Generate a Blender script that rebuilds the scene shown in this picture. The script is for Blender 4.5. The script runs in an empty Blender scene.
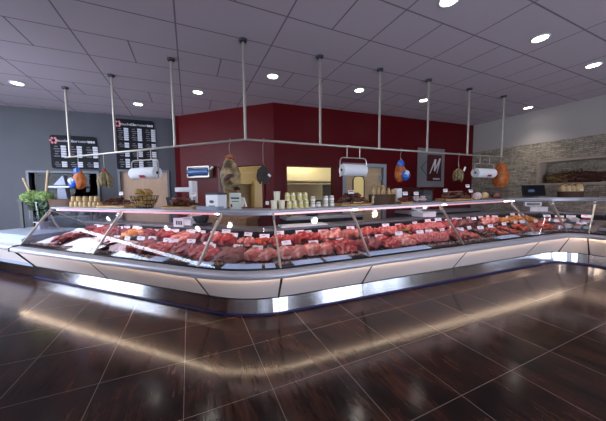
import bpy, bmesh, math, random
from mathutils import Vector, Matrix, noise
S = bpy.context.scene
COL = S.collection
PI = math.pi
rnd = random.Random(7)

# ------------------------------------------------------------------ camera
EYE = Vector((0, 0, 1.48)); FPX = 254.844
YAW, PITCH, ROLL = .41926433, .0720500, -.01001095
_f = Vector((math.sin(YAW)*math.cos(PITCH), math.cos(YAW)*math.cos(PITCH), -math.sin(PITCH)))
_r0 = Vector((math.cos(YAW), -math.sin(YAW), 0)); _u0 = _r0.cross(_f)
_r = _r0*math.cos(ROLL) + _u0*math.sin(ROLL); _u = -_r0*math.sin(ROLL) + _u0*math.cos(ROLL)
cd = bpy.data.cameras.new('camera'); cam = bpy.data.objects.new('camera', cd); COL.objects.link(cam)
cd.sensor_width = 36; cd.lens = 36*FPX/606; cd.clip_start = .05; cd.clip_end = 100
cam.matrix_world = Matrix(((_r.x, _u.x, -_f.x, EYE.x), (_r.y, _u.y, -_f.y, EYE.y), (_r.z, _u.z, -_f.z, EYE.z), (0, 0, 0, 1)))
S.camera = cam

def ray(x, y): return _r*(x-303)/FPX - _u*(y-210.5)/FPX + _f
def proj(P):
    v = Vector(P)-EYE; d = v.dot(_f)
    return 303+FPX*v.dot(_r)/d, 210.5-FPX*v.dot(_u)/d, d
def on_z(x, y, z):
    d = ray(x, y); return EYE + d*((z-EYE.z)/d.z)
def on_plane(x, y, p, n):
    d = ray(x, y); p = Vector(p); n = Vector(n); return EYE + d*((p-EYE).dot(n)/d.dot(n))

# ------------------------------------------------------------------ materials
def lin(c):
    return tuple(((v/255)/12.92 if v/255 <= .04045 else ((v/255+.055)/1.055)**2.4) for v in c)
MATS = {}
def mat(name, c, rough=.5, metal=0, var=0, scale=20, bump=0, spec=.5, emit=0, trans=0, coat=0, c2=None, stretch=None, detail=4, ramp=(.35, .65)):
    """c, c2: sRGB 0-255 surface colours; var: brightness mottling"""
    if name in MATS: return MATS[name]
    m = bpy.data.materials.new(name); m.use_nodes = True; nt = m.node_tree; N = nt.nodes; L = nt.links
    b = N['Principled BSDF']; b.inputs['Roughness'].default_value = rough; b.inputs['Metallic'].default_value = metal
    b.inputs['Specular IOR Level'].default_value = spec; b.inputs['Coat Weight'].default_value = coat
    b.inputs['Coat Roughness'].default_value = .12
    col = lin(c)+(1,)
    if emit:
        b.inputs['Emission Color'].default_value = col; b.inputs['Emission Strength'].default_value = emit
    b.inputs['Base Color'].default_value = col
    if trans: b.inputs['Transmission Weight'].default_value = trans
    if var or c2 or bump:
        tc = N.new('ShaderNodeTexCoord'); mp = N.new('ShaderNodeMapping'); nz = N.new('ShaderNodeTexNoise')
        L.new(tc.outputs['Object'], mp.inputs['Vector']); L.new(mp.outputs['Vector'], nz.inputs['Vector'])
        if stretch: mp.inputs['Scale'].default_value = stretch
        nz.inputs['Scale'].default_value = scale; nz.inputs['Detail'].default_value = detail
        if var or c2:
            rp = N.new('ShaderNodeValToRGB'); L.new(nz.outputs['Fac'], rp.inputs['Fac'])
            e = rp.color_ramp.elements; e[0].position, e[1].position = ramp
            k = lin(c2) if c2 else tuple(v*(1-var) for v in lin(c))
            e[0].color = k+(1,); e[1].color = col
            L.new(rp.outputs['Color'], b.inputs['Base Color'])
        if bump:
            bp = N.new('ShaderNodeBump'); bp.inputs['Strength'].default_value = bump; bp.inputs['Distance'].default_value = .01
            L.new(nz.outputs['Fac'], bp.inputs['Height']); L.new(bp.outputs['Normal'], b.inputs['Normal'])
    MATS[name] = m; return m

def glass_mat(name, tint=(250, 252, 255), gloss=1.0, rough=0.0):
    m = bpy.data.materials.new(name); m.use_nodes = True; nt = m.node_tree; N = nt.nodes; L = nt.links
    N.remove(N['Principled BSDF']); out = N['Material Output']
    t = N.new('ShaderNodeBsdfTransparent'); t.inputs['Color'].default_value = lin(tint)+(1,)
    g = N.new('ShaderNodeBsdfGlossy'); g.inputs['Roughness'].default_value = rough
    geo = N.new('ShaderNodeNewGeometry'); dt = N.new('ShaderNodeVectorMath'); dt.operation = 'DOT_PRODUCT'
    L.new(geo.outputs['Normal'], dt.inputs[0]); L.new(geo.outputs['Incoming'], dt.inputs[1])
    def mth(op, a, b_):
        n = N.new('ShaderNodeMath'); n.operation = op
        for i, q in enumerate((a, b_)):
            if isinstance(q, (int, float)): n.inputs[i].default_value = q
            else: L.new(q, n.inputs[i])
        return n.outputs[0]
    ab = N.new('ShaderNodeMath'); ab.operation = 'ABSOLUTE'; L.new(dt.outputs['Value'], ab.inputs[0])
    mu = mth('MULTIPLY', mth('ADD', mth('MULTIPLY', mth('POWER', mth('SUBTRACT', 1, ab.outputs[0]), 5), .96), .04), gloss).node
    mx = N.new('ShaderNodeMixShader')
    L.new(mu.outputs[0], mx.inputs[0]); L.new(t.outputs[0], mx.inputs[1]); L.new(g.outputs[0], mx.inputs[2])
    L.new(mx.outputs[0], out.inputs['Surface'])
    MATS[name] = m; return m

# ------------------------------------------------------------------ mesh builder
class MB:
    def __init__(s): s.v = []; s.f = []
    def add(s, vs, fs):
        o = len(s.v); s.v += [tuple(p) for p in vs]; s.f += [tuple(o+i for i in f) for f in fs]; return s
    def box(s, c, d, M=None):
        x, y, z = (k/2 for k in d); c = Vector(c)
        vs = [Vector((sx*x, sy*y, sz*z)) for sx in (-1, 1) for sy in (-1, 1) for sz in (-1, 1)]
        vs = [(M @ p if M is not None else p)+c for p in vs]
        return s.add(vs, [(0, 1, 3, 2), (4, 6, 7, 5), (0, 4, 5, 1), (2, 3, 7, 6), (0, 2, 6, 4), (1, 5, 7, 3)])
    def box2(s, a, b):
        return s.box([(p+q)/2 for p, q in zip(a, b)], [abs(q-p) for p, q in zip(a, b)])
    def prism(s, pts, z0, z1):
        n = len(pts)
        vs = [(x, y, z0) for x, y in pts]+[(x, y, z1) for x, y in pts]
        return s.add(vs, [tuple(range(n))[::-1], tuple(range(n, 2*n))]+[(i, (i+1) % n, n+(i+1) % n, n+i) for i in range(n)])
    def rings(s, rs, close=False, caps=True):
        n = len(rs[0]); k = len(rs); vs = [p for r in rs for p in r]; fs = []
        for i in range(k if close else k-1):
            j = (i+1) % k
            for q in range(n): fs.append((i*n+q, i*n+(q+1) % n, j*n+(q+1) % n, j*n+q))
        if caps and not close: fs += [tuple(range(n))[::-1], tuple((k-1)*n+q for q in range(n))]
        return s.add(vs, fs)
    def tube(s, pts, r, n=10, close=False):
        pts = [Vector(p) for p in pts]; k = len(pts); rs = []
        rad = r if isinstance(r, (list, tuple)) else [r]*k
        ref = None
        for i, p in enumerate(pts):
            if close: t = pts[(i+1) % k]-pts[i-1]
            else: t = pts[min(i+1, k-1)]-pts[max(i-1, 0)]
            t.normalize()
            if ref is None: ref = Vector((0, 0, 1)) if abs(t.z) < .9 else Vector((1, 0, 0))
            a = t.cross(ref).normalized(); b = a.cross(t).normalized(); ref = b
            rs.append([p+(a*math.cos(2*PI*q/n)+b*math.sin(2*PI*q/n))*rad[i] for q in range(n)])
        return s.rings(rs, close)
    def lathe(s, prof, c=(0, 0, 0), n=20, sx=1, sy=1):
        c = Vector(c)
        return s.rings([[c+Vector((r*math.cos(2*PI*q/n)*sx, r*math.sin(2*PI*q/n)*sy, z)) for q in range(n)] for r, z in prof])
    def blob(s, r, c=(0, 0, 0), amp=.15, freq=2., seed=0, sub=3, flat=None, M=None, fn=None):
        bm = bmesh.new(); bmesh.ops.create_icosphere(bm, subdivisions=sub, radius=1)
        off = Vector((seed*3.7, seed*1.3, seed*5.1)); c = Vector(c); vs = []
        for v in bm.verts:
            p = v.co*(1+amp*noise.noise(v.co*freq+off)+amp*.4*noise.noise(v.co*freq*2.7+off))
            p = Vector((p.x*r[0], p.y*r[1], p.z*r[2]))
            if fn: p = fn(p)
            if flat is not None: p.z = max(p.z, flat)
            if M is not None: p = M @ p
            vs.append(p+c)
        bm.verts.index_update()
        fs = [tuple(w.index for w in f.verts) for f in bm.faces]; bm.free()
        return s.add(vs, fs)
    def mesh(s, name, m, smooth=False):
        me = bpy.data.meshes.new(name); me.from_pydata(s.v, [], s.f); me.update()
        bm = bmesh.new(); bm.from_mesh(me); bmesh.ops.recalc_face_normals(bm, faces=bm.faces); bm.to_mesh(me); bm.free()
        if m is not None: me.materials.append(MATS[m] if isinstance(m, str) else m)
        if smooth:
            for p in me.polygons: p.use_smooth = True
            me.set_sharp_from_angle(angle=math.radians(42))
        return me
    def build(s, name, m, parent=None, smooth=False, bevel=0):
        o = bpy.data.objects.new(name, s.mesh(name, m, smooth)); COL.objects.link(o)
        if parent is not None: o.parent = parent
        if bevel:
            b = o.modifiers.new('bevel', 'BEVEL'); b.width = bevel; b.segments = 2; b.limit_method = 'ANGLE'
        return o

def tag(o, label, cat, group=None, kind=None):
    o['label'] = label; o['category'] = cat
    if group: o['group'] = group
    if kind: o['kind'] = kind
    return o
def thing(name, label, cat, loc=(0, 0, 0), rz=0, group=None):
    o = bpy.data.objects.new(name, None); COL.objects.link(o); o.location = loc; o.rotation_euler = (0, 0, rz); o.empty_display_size = .1
    return tag(o, label, cat, group)
def struct(name, mb, m, parent=None, **k):
    o = mb.build(name, m, parent, **k)
    if parent is None: o['kind'] = 'structure'
    return o
KIDS = {}
def copy_thing(o, loc, rz=None, label=None, group=None, parent=None):
    c = o.copy(); COL.objects.link(c)
    if parent is None:
        c.location = loc
        if rz is not None: c.rotation_euler = (0, 0, rz)
        if label: c['label'] = label
        if group: c['group'] = group
    else: c.parent = parent
    for ch in list(o.children): copy_thing(ch, None, parent=c)
    return c
def text_mesh(txt, size, m, parent, M, name='lettering', ext=.001):
    cu = bpy.data.curves.new('txt', 'FONT'); cu.body = txt; cu.size = size; cu.extrude = ext; cu.align_x = 'CENTER'; cu.align_y = 'CENTER'
    t = bpy.data.objects.new('txt', cu); COL.objects.link(t)
    dg = bpy.context.evaluated_depsgraph_get(); me = bpy.data.meshes.new_from_object(t.evaluated_get(dg))
    bpy.data.objects.remove(t); me.transform(M); me.materials.clear(); me.materials.append(MATS[m])
    o = bpy.data.objects.new(name, me); COL.objects.link(o); o.parent = parent
    return o
ORD = ['first', 'second', 'third', 'fourth', 'fifth', 'sixth', 'seventh', 'eighth', 'ninth', 'tenth']

# ------------------------------------------------------------------ material list
mat('grey_paint', (80, 80, 87), .55, var=.06, scale=3, spec=.2)
mat('red_paint', (88, 13, 20), .34, var=.05, scale=2, spec=.13)
mat('white_paint', (178, 170, 166), .6)
mat('cream_paint', (226, 212, 172), .6)
mat('steel', (186, 177, 168), .36, metal=.7)
mat('chrome', (225, 225, 232), .16, metal=1)
mat('alu', (186, 184, 196), .4, metal=.4, var=.05, scale=6)
mat('panel', (230, 216, 214), .42)
mat('black', (16, 15, 17), .4)
mat('ledge_steel', (104, 100, 104), .4, metal=.3)
mat('black_plastic', (24, 24, 27), .5, spec=.2)
mat('blue_base', (30, 42, 98), .4)
mat('white_plastic', (226, 226, 230), .35)
mat('white_enamel', (160, 168, 188), .35)
mat('shelf_white', (168, 168, 182), .25)
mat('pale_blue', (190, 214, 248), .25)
mat('wood_board', (196, 158, 104), .55, c2=(160, 118, 70), stretch=(1, 9, 9), scale=6)
mat('wicker', (92, 58, 36), .7, c2=(46, 27, 16), scale=70, bump=.5, stretch=(1, 1, 3))
mat('door_wood', (190, 158, 136), .5, c2=(182, 150, 128), stretch=(6, 6, 1), scale=3)
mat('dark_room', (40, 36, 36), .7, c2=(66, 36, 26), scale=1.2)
mat('paper', (236, 236, 242), .8)
mat('led_pink', (255, 170, 180), emit=.32)
mat('led_white', (255, 206, 210), emit=.5)
mat('led_tube', (255, 222, 218), emit=15)
mat('front_dark', (52, 54, 62), .4)
mat('led_warm', (255, 226, 194), emit=18)
mat('lamp_lens', (255, 250, 240), emit=11)
glass_mat('glass'); glass_mat('office_glass', gloss=.35, tint=(150, 152, 156)); glass_mat('clear_plastic', gloss=.8, tint=(248, 249, 250), rough=.08); glass_mat('vase_glass', gloss=1.0, tint=(214, 226, 226))

# ceiling: square panels with dark seams
def seam_material(name, base, seam, ax, px, ay, py, w, half=False):
    m = mat(name, base, .75 if half else .5); nt = m.node_tree; N = nt.nodes; L = nt.links; b = N['Principled BSDF']
    tc = N.new('ShaderNodeTexCoord'); sp = N.new('ShaderNodeSeparateXYZ'); L.new(tc.outputs['Object'], sp.inputs[0])
    def M(op, a, c=None, d=None):
        n = N.new('ShaderNodeMath'); n.operation = op
        for i, q in enumerate((a, c, d)):
            if q is None: continue
            if isinstance(q, (int, float)): n.inputs[i].default_value = q
            else: L.new(q, n.inputs[i])
        return n.outputs[0]
    def line(v, a, p):
        t = M('FRACT', M('DIVIDE', M('SUBTRACT', v, a), p)); t = M('ABSOLUTE', M('SUBTRACT', t, .5))
        return M('GREATER_THAN', t, .5-w/p/2)
    X, Y = sp.outputs['X'], sp.outputs['Y']
    ly = line(Y, ay, py); lx = line(X, ax, px)
    k = M('MAXIMUM', lx, ly)
    if half:
        row = M('FLOOR', M('DIVIDE', M('SUBTRACT', Y, ay), py)); odd = M('LESS_THAN', M('MODULO', M('ADD', row, 300), 3), .5)
        k = M('MAXIMUM', k, M('MULTIPLY', line(X, ax+px/2, px), odd))
    return m, k, N, L, b, M, X, Y
m, k, N, L, b, M, X, Y = seam_material('ceiling_panels', (194, 181, 192), (0, 0, 0), -.07, 1.185, 2.26, .63, .019, True)
mx = N.new('ShaderNodeMix'); mx.data_type = 'RGBA'; L.new(k, mx.inputs[0]); mx.inputs[6].default_value = lin((194, 181, 192))+(1,); mx.inputs[7].default_value = lin((124, 115, 124))+(1,)
L.new(mx.outputs[2], b.inputs['Base Color'])

# floor: dark rusty wood-look tiles, pale grout
m, k, N, L, b, M, X, Y = seam_material('floor_tiles', (40, 24, 20), (0, 0, 0), -.09, .612, 1.13, .63, .0042)
tc = N.new('ShaderNodeTexCoord')
def nz(scale, st, det=5):
    mp = N.new('ShaderNodeMapping'); mp.inputs['Scale'].default_value = st; n = N.new('ShaderNodeTexNoise'); n.inputs['Scale'].default_value = scale; n.inputs['Detail'].default_value = det
    L.new(tc.outputs['Object'], mp.inputs[0]); L.new(mp.outputs[0], n.inputs['Vector']); return n.outputs['Fac']
n1 = nz(3.0, (2.0, .8, 1)); n2 = nz(13, (3.0, .30, 1), 4)
r1 = N.new('ShaderNodeValToRGB'); L.new(n1, r1.inputs[0]); e = r1.color_ramp.elements
e[0].position, e[1].position = .35, .68; e[0].color = lin((30, 22, 22))+(1,); e[1].color = lin((66, 40, 32))+(1,)
r2 = N.new('ShaderNodeValToRGB'); L.new(n2, r2.inputs[0]); e = r2.color_ramp.elements
e[0].position, e[1].position = .28, .76; e[0].color = (.5, .5, .52, 1); e[1].color = (1.3, 1.22, 1.15, 1)
mu = N.new('ShaderNodeMix'); mu.data_type = 'RGBA'; mu.blend_type = 'MULTIPLY'; mu.inputs[0].default_value = 1
L.new(r1.outputs[0], mu.inputs[6]); L.new(r2.outputs[0], mu.inputs[7])
mx = N.new('ShaderNodeMix'); mx.data_type = 'RGBA'; L.new(k, mx.inputs[0]); L.new(mu.outputs[2], mx.inputs[6]); mx.inputs[7].default_value = lin((120, 108, 104))+(1,)
L.new(mx.outputs[2], b.inputs['Base Color'])
rr = M('MULTIPLY_ADD', n2, .2, .05); L.new(rr, b.inputs['Roughness']); b.inputs['Specular IOR Level'].default_value = .32
bp = N.new('ShaderNodeBump'); bp.inputs['Strength'].default_value = .10; bp.inputs['Distance'].default_value = .004; L.new(n2, bp.inputs['Height']); L.new(bp.outputs[0], b.inputs['Normal'])

# stone strips on the right-hand wall
m = mat('stone_strips', (150, 132, 112), .8); nt = m.node_tree; N = nt.nodes; L = nt.links; b = N['Principled BSDF']
tc = N.new('ShaderNodeTexCoord'); mp = N.new('ShaderNodeMapping'); L.new(tc.outputs['Object'], mp.inputs[0]); mp.inputs['Rotation'].default_value = (0, -PI/2, -PI/2)
sp = N.new('ShaderNodeSeparateXYZ'); L.new(tc.outputs['Object'], sp.inputs[0]); cb = N.new('ShaderNodeCombineXYZ'); L.new(sp.outputs['Y'], cb.inputs[0]); L.new(sp.outputs['Z'], cb.inputs[1])
br = N.new('ShaderNodeTexBrick'); L.new(cb.outputs[0], br.inputs['Vector']); br.inputs['Scale'].default_value = 1; br.inputs['Brick Width'].default_value = .19; br.inputs['Row Height'].default_value = .042
br.inputs['Mortar Size'].default_value = .003; br.inputs['Color1'].default_value = lin((176, 162, 144))+(1,); br.inputs['Color2'].default_value = lin((138, 126, 112))+(1,); br.inputs['Mortar'].default_value = lin((92, 84, 76))+(1,)
nn = N.new('ShaderNodeTexNoise'); nn.inputs['Scale'].default_value = 22; L.new(tc.outputs['Object'], nn.inputs['Vector'])
mu = N.new('ShaderNodeMix'); mu.data_type = 'RGBA'; mu.blend_type = 'OVERLAY'; mu.inputs[0].default_value = .7; L.new(br.outputs['Color'], mu.inputs[6]); L.new(nn.outputs['Fac'], mu.inputs[7]); L.new(mu.outputs[2], b.inputs['Base Color'])
ad = N.new('ShaderNodeMath'); ad.operation = 'MULTIPLY_ADD'; L.new(nn.outputs['Fac'], ad.inputs[0]); ad.inputs[1].default_value = .8; L.new(br.outputs['Color'], ad.inputs[2])
bp = N.new('ShaderNodeBump'); bp.inputs['Distance'].default_value = .02; bp.inputs['Strength'].default_value = .45; L.new(ad.outputs[0], bp.inputs['Height']); L.new(bp.outputs[0], b.inputs['Normal'])

# ------------------------------------------------------------------ room shell
CEIL = 3.5
def wall(name, m, a, b, z0, z1, th, holes=(), inward=1):
    """slab along a->b (plan), thickness on the far side; holes = (d0, d1, z0, z1) along the run"""
    a = Vector((a[0], a[1], 0)); b = Vector((b[0], b[1], 0)); d = (b-a); Ln = d.length; d.normalize(); n = Vector((-d.y, d.x, 0))*inward
    ds = sorted({0, Ln, *[q for h in holes for q in h[:2]]}); zs = sorted({z0, z1, *[q for h in holes for q in h[2:]]})
    mb = MB(); keep = {}
    for i in range(len(ds)-1):
        for j in range(len(zs)-1):
            c = ((ds[i]+ds[i+1])/2, (zs[j]+zs[j+1])/2)
            keep[i, j] = not any(h[0] < c[0] < h[1] and h[2] < c[1] < h[3] for h in holes)
    P = lambda q, z, t: a+d*q+n*t+Vector((0, 0, z))
    for (i, j), kk in keep.items():
        if not kk: continue
        x0, x1, y0, y1 = ds[i], ds[i+1], zs[j], zs[j+1]
        mb.add([P(x0, y0, 0), P(x1, y0, 0), P(x1, y1, 0), P(x0, y1, 0)], [(0, 1, 2, 3)])
        mb.add([P(x0, y0, th), P(x1, y0, th), P(x1, y1, th), P(x0, y1, th)], [(0, 1, 2, 3)])
        for di, dj, e in ((-1, 0, ((x0, y0), (x0, y1))), (1, 0, ((x1, y0), (x1, y1))), (0, -1, ((x0, y0), (x1, y0))), (0, 1, ((x0, y1), (x1, y1)))):
            if not keep.get((i+di, j+dj), False):
                (p, q), (r, s) = e
                mb.add([P(p, q, 0), P(r, s, 0), P(r, s, th), P(p, q, th)], [(0, 1, 2, 3)])
    o = struct(name, mb, m)
    return o, a, d, n

struct('floor', MB().box2((-7.8, -3.8, -.1), (8.7, 11.2, 0)), 'floor_tiles')
struct('ceiling', MB().prism([(-1.95, -3.7), (8.7, -3.7), (8.7, 11.2), (-7.8, 11.2), (-7.8, 8.45), (-6.62, 8.45), (-1.95, 1.8)], CEIL, CEIL+.12), 'ceiling_panels')
GA, GB = (-7.2, 8.378), (-.12, 7.93)            # grey back wall
DA, DB = (-.25, 7.62), (1.81, 5.65)            # red wall, diagonal face
MA, MBp = (1.81, 5.65), (8.2, 5.24)            # red wall, middle face
def along(a, b, x, y):
    """run distance and height where pixel (x, y) meets the vertical wall a->b"""
    a = Vector((*a, 0)); b = Vector((*b, 0)); d = (b-a).normalized(); p = on_plane(x, y, a, (-d.y, d.x, 0)); return (p-a).dot(d), p.z
gw0, gz1 = along(GA, GB, 29, 172.5); gw1, _ = along(GA, GB, 97, 172.5); _, gz0 = along(GA, GB, 60, 216)
gd0, gdz = along(GA, GB, 120, 171.5); gd1, _ = along(GA, GB, 167, 171.5)
W_back = wall('wall_back', 'grey_paint', GA, GB, 0, CEIL, .15, [(gw0, gw1, gz0, gz1), (gd0, gd1, 0, gdz)])
dw0, dz1 = along(DA, DB, 219, 167); dw1, _ = along(DA, DB, 262.5, 168); _, dz0 = along(DA, DB, 245, 207.5)
W_diag = wall('wall_diagonal', 'red_paint', DA, DB, 0, CEIL, .18, [(dw0, dw1, dz0, dz1)])
mw0, mz1 = along(MA, MBp, 286.5, 166); mw1, _ = along(MA, MBp, 334, 166); _, mz0 = along(MA, MBp, 310, 208)
md0, mdz = along(MA, MBp, 345.5, 166.5); md1, _ = along(MA, MBp, 383, 166.5)
W_mid = wall('wall_middle', 'red_paint', MA, MBp, 0, CEIL, .18, [(mw0, mw1, mz0, mz1), (md0, md1, 0, mdz)])
struct('trim_1', MB().box2((-.30, 7.55, 0), (-.12, 8.05, CEIL)), 'red_paint')
st_z = on_plane(500, 148.5, (8.2, 0, 0), (1, 0, 0)).z
n0, nz1 = (lambda p: (p.y, p.z))(on_plane(541, 163, (8.2, 0, 0), (1, 0, 0))); nz0 = on_plane(541, 183.5, (8.2, 0, 0), (1, 0, 0)).z
NY0, NY1 = n0-3.2, n0
wall('wall_right', 'stone_strips', (8.2, 5.6), (8.2, -3.5), 0, st_z, .45, [(5.6-NY1-.055, 5.6-NY0+.055, nz0-.055, nz1+.055)])
wall('wall_right_upper', 'white_paint', (8.21, 5.6), (8.21, -3.5), st_z, CEIL, .4)
struct('wall_niche', MB().box2((8.5, NY0-.05, nz0-.05), (8.64, NY1+.05, nz1+.05)), 'stone_strips')
# shop front: glazed openings behind and to the left of the camera
FW = [(.5, 1.1, .05, 1.95), (2.2, 4.3, .05, 1.95), (5.9, 7.6, .05, 1.95), (8.2, 8.7, .05, 1.95), (9.1, 9.6, .05, 1.95)]
wall('wall_front', 'white_paint', (8.2, -3.5), (-1.83, -3.5), 0, CEIL, .2, [(10.03-b, 10.03-a, c, d) for a, b, c, d in FW])
wall('wall_left', 'white_paint', (-1.83, -3.5), (-1.83, 1.8), 0, CEIL, .2)
SA, SB = Vector((-1.83, 1.8, 0)), Vector((-6.53, 8.42, 0)); SD = (SB-SA).normalized(); SN = Vector((-SD.y, SD.x, 0)); SLn = (SB-SA).length
LW = [(3.3, 5.3, .12, 3.06), (5.7, 6.9, 1.3, 3.06)]
wall('wall_shopfront', 'front_dark', SA, SB, 0, CEIL, .12, LW+[(.1, SLn-.25, 3.2, 3.47)])
def winframe(a, b, c, d, P, M):
    mb = MB()
    for q in ((( a+b)/2, c+.025, b-a, .05), ((a+b)/2, d-.025, b-a, .05), (a+.025, (c+d)/2, .05, d-c), (b-.025, (c+d)/2, .05, d-c)): mb.box(P(q[0], q[1]), (q[2], .07, q[3]), M)
    return mb
for i, (a, b, c, d) in enumerate(FW):
    w = struct('window_%d' % (i+1), MB().box2((-1.83+a, -3.6, c), (-1.83+b, -3.588, d)), 'glass')
    struct('window_frame', winframe(a, b, c, d, lambda q, z: Vector((-1.83+q, -3.594, z)), None), 'alu', w)
SM = Matrix.Rotation(math.atan2(SD.y, SD.x), 3, 'Z'); SP = lambda q, z, t=.06: SA+SD*q+SN*t+Vector((0, 0, z))
for i, (a, b, c, d) in enumerate(LW+[(.1, SLn-.25, 3.2, 3.47)]):
    w = struct('window_%d' % (i+6), MB().box(SP((a+b)/2, (c+d)/2), (b-a, .01, d-c), SM), 'glass')
    if i < 2:
        struct('window_frame', winframe(a, b, c, d, SP, SM), 'front_dark', w)
        if i == 0: continue
        bl = thing('window_blind', 'white horizontal slat blind in the far shop front window', 'blind', SP((a+b)/2, d-.05, -.05), math.atan2(SD.y, SD.x))
        sl = MB(); 
        for k in range(int((d-c-.15)/.11)): sl.box((0, 0, -.06-k*.11), (b-a-.1, .075, .004), Matrix.Rotation(.75, 3, 'X'))
        sl.build('slats', 'white_plastic', bl); MB().box((0, 0, 0), (b-a-.08, .06, .05)).build('head_rail', 'white_plastic', bl)
# kitchen behind the red walls, dark back room behind the grey wall
KIT = MB().box2((0, 8.9, 0), (8.6, 9.0, 2.75)); struct('wall_kitchen', KIT, 'cream_paint')
struct('ceiling_kitchen', MB().prism([(.05, 8.0), (.05, 7.6), (1.95, 5.85), (8.6, 5.45), (8.6, 9.0), (.05, 9.0)], 2.7, 2.75), 'cream_paint')
struct('wall_kitchen_left', MB().box2((-.02, 7.95, 0), (.05, 9.0, 2.75)), 'cream_paint')
struct('wall_office', MB().box2((-7.6, 10.3, 0), (-.02, 10.4, CEIL)).box2((-.1, 8.1, 0), (-.02, 10.4, CEIL)).box2((-7.7, 8.2, 0), (-7.6, 10.4, CEIL)), 'dark_room')

# ------------------------------------------------------------------ counter path
def build_path():
    A = Vector((-2.60, 6.06, 0)); d0 = Vector((1, -1, 0)).normalized(); d1 = Vector((1, -.045, 0)).normalized(); d2 = Vector((0, -1, 0))
    x = .55/.955; C1 = Vector((x, 2.91-.045*x, 0)); C2 = Vector((7.06, 2.91-.045*7.06, 0)); E_ = Vector((7.06, .9, 0))
    segs = []
    def fillet(P, a, b, R):
        ang = math.acos(a.dot(b)); t = R*math.tan(ang/2); sgn = 1 if a.cross(b).z > 0 else -1
        n = Vector((-a.y, a.x, 0))*sgn; c = P-a*t+n*R
        return P-a*t, P+b*t, c, ang, sgn
    p1, q1, c1, a1, s1 = fillet(C1, d0, d1, 1.25); p2, q2, c2, a2, s2 = fillet(C2, d1, d2, .5)
    segs = [('L', A, d0, (p1-A).length), ('A', p1, c1, a1, s1, 1.25), ('L', q1, d1, (p2-q1).length), ('A', p2, c2, a2, s2, .5), ('L', q2, d2, (E_-q2).length)]
    return segs
SEGS = build_path()
def seg_len(g): return g[3] if g[0] == 'L' else g[3]*g[5]
STARTS = [0]
for g in SEGS: STARTS.append(STARTS[-1]+seg_len(g))
UEND = STARTS[-1]
def frame(u):
    """base point, direction along the run, outward (towards the customer)"""
    for i, g in enumerate(SEGS):
        if u <= STARTS[i+1] or i == len(SEGS)-1:
            t = u-STARTS[i]
            if g[0] == 'L' or (i == 0 and t < 0): p = g[1]+g[2]*t; d = g[2]
            else:
                an = t/g[5]*g[4]; M = Matrix.Rotation(an, 3, 'Z'); p = g[2]+M @ (g[1]-g[2]); rad = p-g[2]
                d = Vector((-rad.y, rad.x, 0))*g[4]; d.normalize()
            return p, d, Vector((d.y, -d.x, 0))
def at(u, s, z):
    p, d, o = frame(u); q = p-o*s; return Vector((q.x, q.y, z*(1+.0115*(min(max(u, 5.2), 9.6)-5.2))))
def heading(u):
    d = frame(u)[1]; return math.atan2(d.y, d.x)
def u_of(px, s, z, lo=-.4, hi=None):
    hi = hi or UEND
    for _ in range(50):
        mid = (lo+hi)/2
        if proj(at(mid, s, z))[0] < px: lo = mid
        else: hi = mid
    return (lo+hi)/2
def steps(u0, u1):
    us = {u0, u1}
    for i, g in enumerate(SEGS):
        if g[0] == 'A':
            k = 10
            for j in range(k+1):
                u = STARTS[i]+(STARTS[i+1]-STARTS[i])*j/k
                if u0 < u < u1: us.add(u)
        elif u0 < STARTS[i+1] < u1: us.add(STARTS[i+1])
    return sorted(us)
def sweep(prof, u0, u1, mb=None):
    mb = mb or MB(); return mb.rings([[at(u, s, z) for s, z in prof] for u in steps(u0, u1)])
def near_u(x, y): return min((i*.01 for i in range(int(UEND*100))), key=lambda u: (at(u, 0, 0)-Vector((x, y, 0))).length)
J = [0]+[near_u(*p) for p in ((-1.225, 4.65), (.155, 3.304), (.95, 2.887), (2.16, 2.8), (3.92, 2.7), (5.85, 2.65), (6.84, 2.56), (7.06, 2.2))]+[UEND]
print('JOINTS', [round(j, 2) for j in J], 'UEND', UEND)

# ------------------------------------------------------------------ the display counter
C = thing('display_counter', 'long refrigerated meat display counter with sloping glass front and lit beige panels', 'counter', (0, 0, 0))
deck_z = lambda s: .60+.22*s
sweep([(.012, 0), (.012, .03), (.9, .03), (.9, 0)], 0, UEND).build('plinth', 'blue_base', C)
sweep([(.06, .03), (.06, .55), (.1, .57), (.86, .70), (.86, .88), (1.12, .88), (1.12, .03)], .012, UEND).build('body', 'black', C)
for a, b in zip(J, J[1:]):
    sweep([(0, .03), (.018, .196), (.028, .196), (.028, .03)], a+.005, b-.005).build('kick_plate', 'chrome', C)
    sweep([(.03, .205), (-.205, .525), (-.20, .535), (-.17, .535), (.055, .205)], a+(.03 if a == 0 else .012), b-.012).build('front_panel', 'panel', C)
for j in J[1:-1]:
    sweep([(.027, .204), (-.209, .527), (-.18, .53), (.055, .204)], j-.011, j+.011).build('panel_joint', 'black', C)
sweep([(-.13, .545), (-.252, .545), (-.254, .528), (-.262, .528), (-.270, .535), (-.272, .549), (-.264, .553), (-.264, .560), (-.272, .564), (-.27, .580), (-.255, .594), (-.225, .600), (-.12, .602), (-.10, .575)], 0, UEND).build('bumper', 'alu', C, smooth=True)
sweep([(-.222, .537), (-.250, .537), (-.250, .544), (-.222, .544)], .05, UEND).build('under_bumper_light', 'led_warm', C)
sweep([(.018, .2), (-.222, .52), (-.28, .53), (-.28, .59), (-.23, .607), (-.13, .617), (-.13, .58), (.05, .2)], -.02, .0).build('end_trim', 'black', C)
sweep([(.0, .0), (0, .2), (.1, .2), (.1, .0)], -.02, .0).build('kick_end_trim', 'black', C)
sweep([(-.15, .58), (-.15, .615), (-.125, .62), (-.02, .61), (-.02, .58)], 0, UEND).build('glass_channel', 'black_plastic', C)
sweep([(-.02, .585), (-.02, deck_z(-.02)), (.85, deck_z(.85)), (.85, .70)], .02, UEND).build('deck', 'steel', C)
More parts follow.
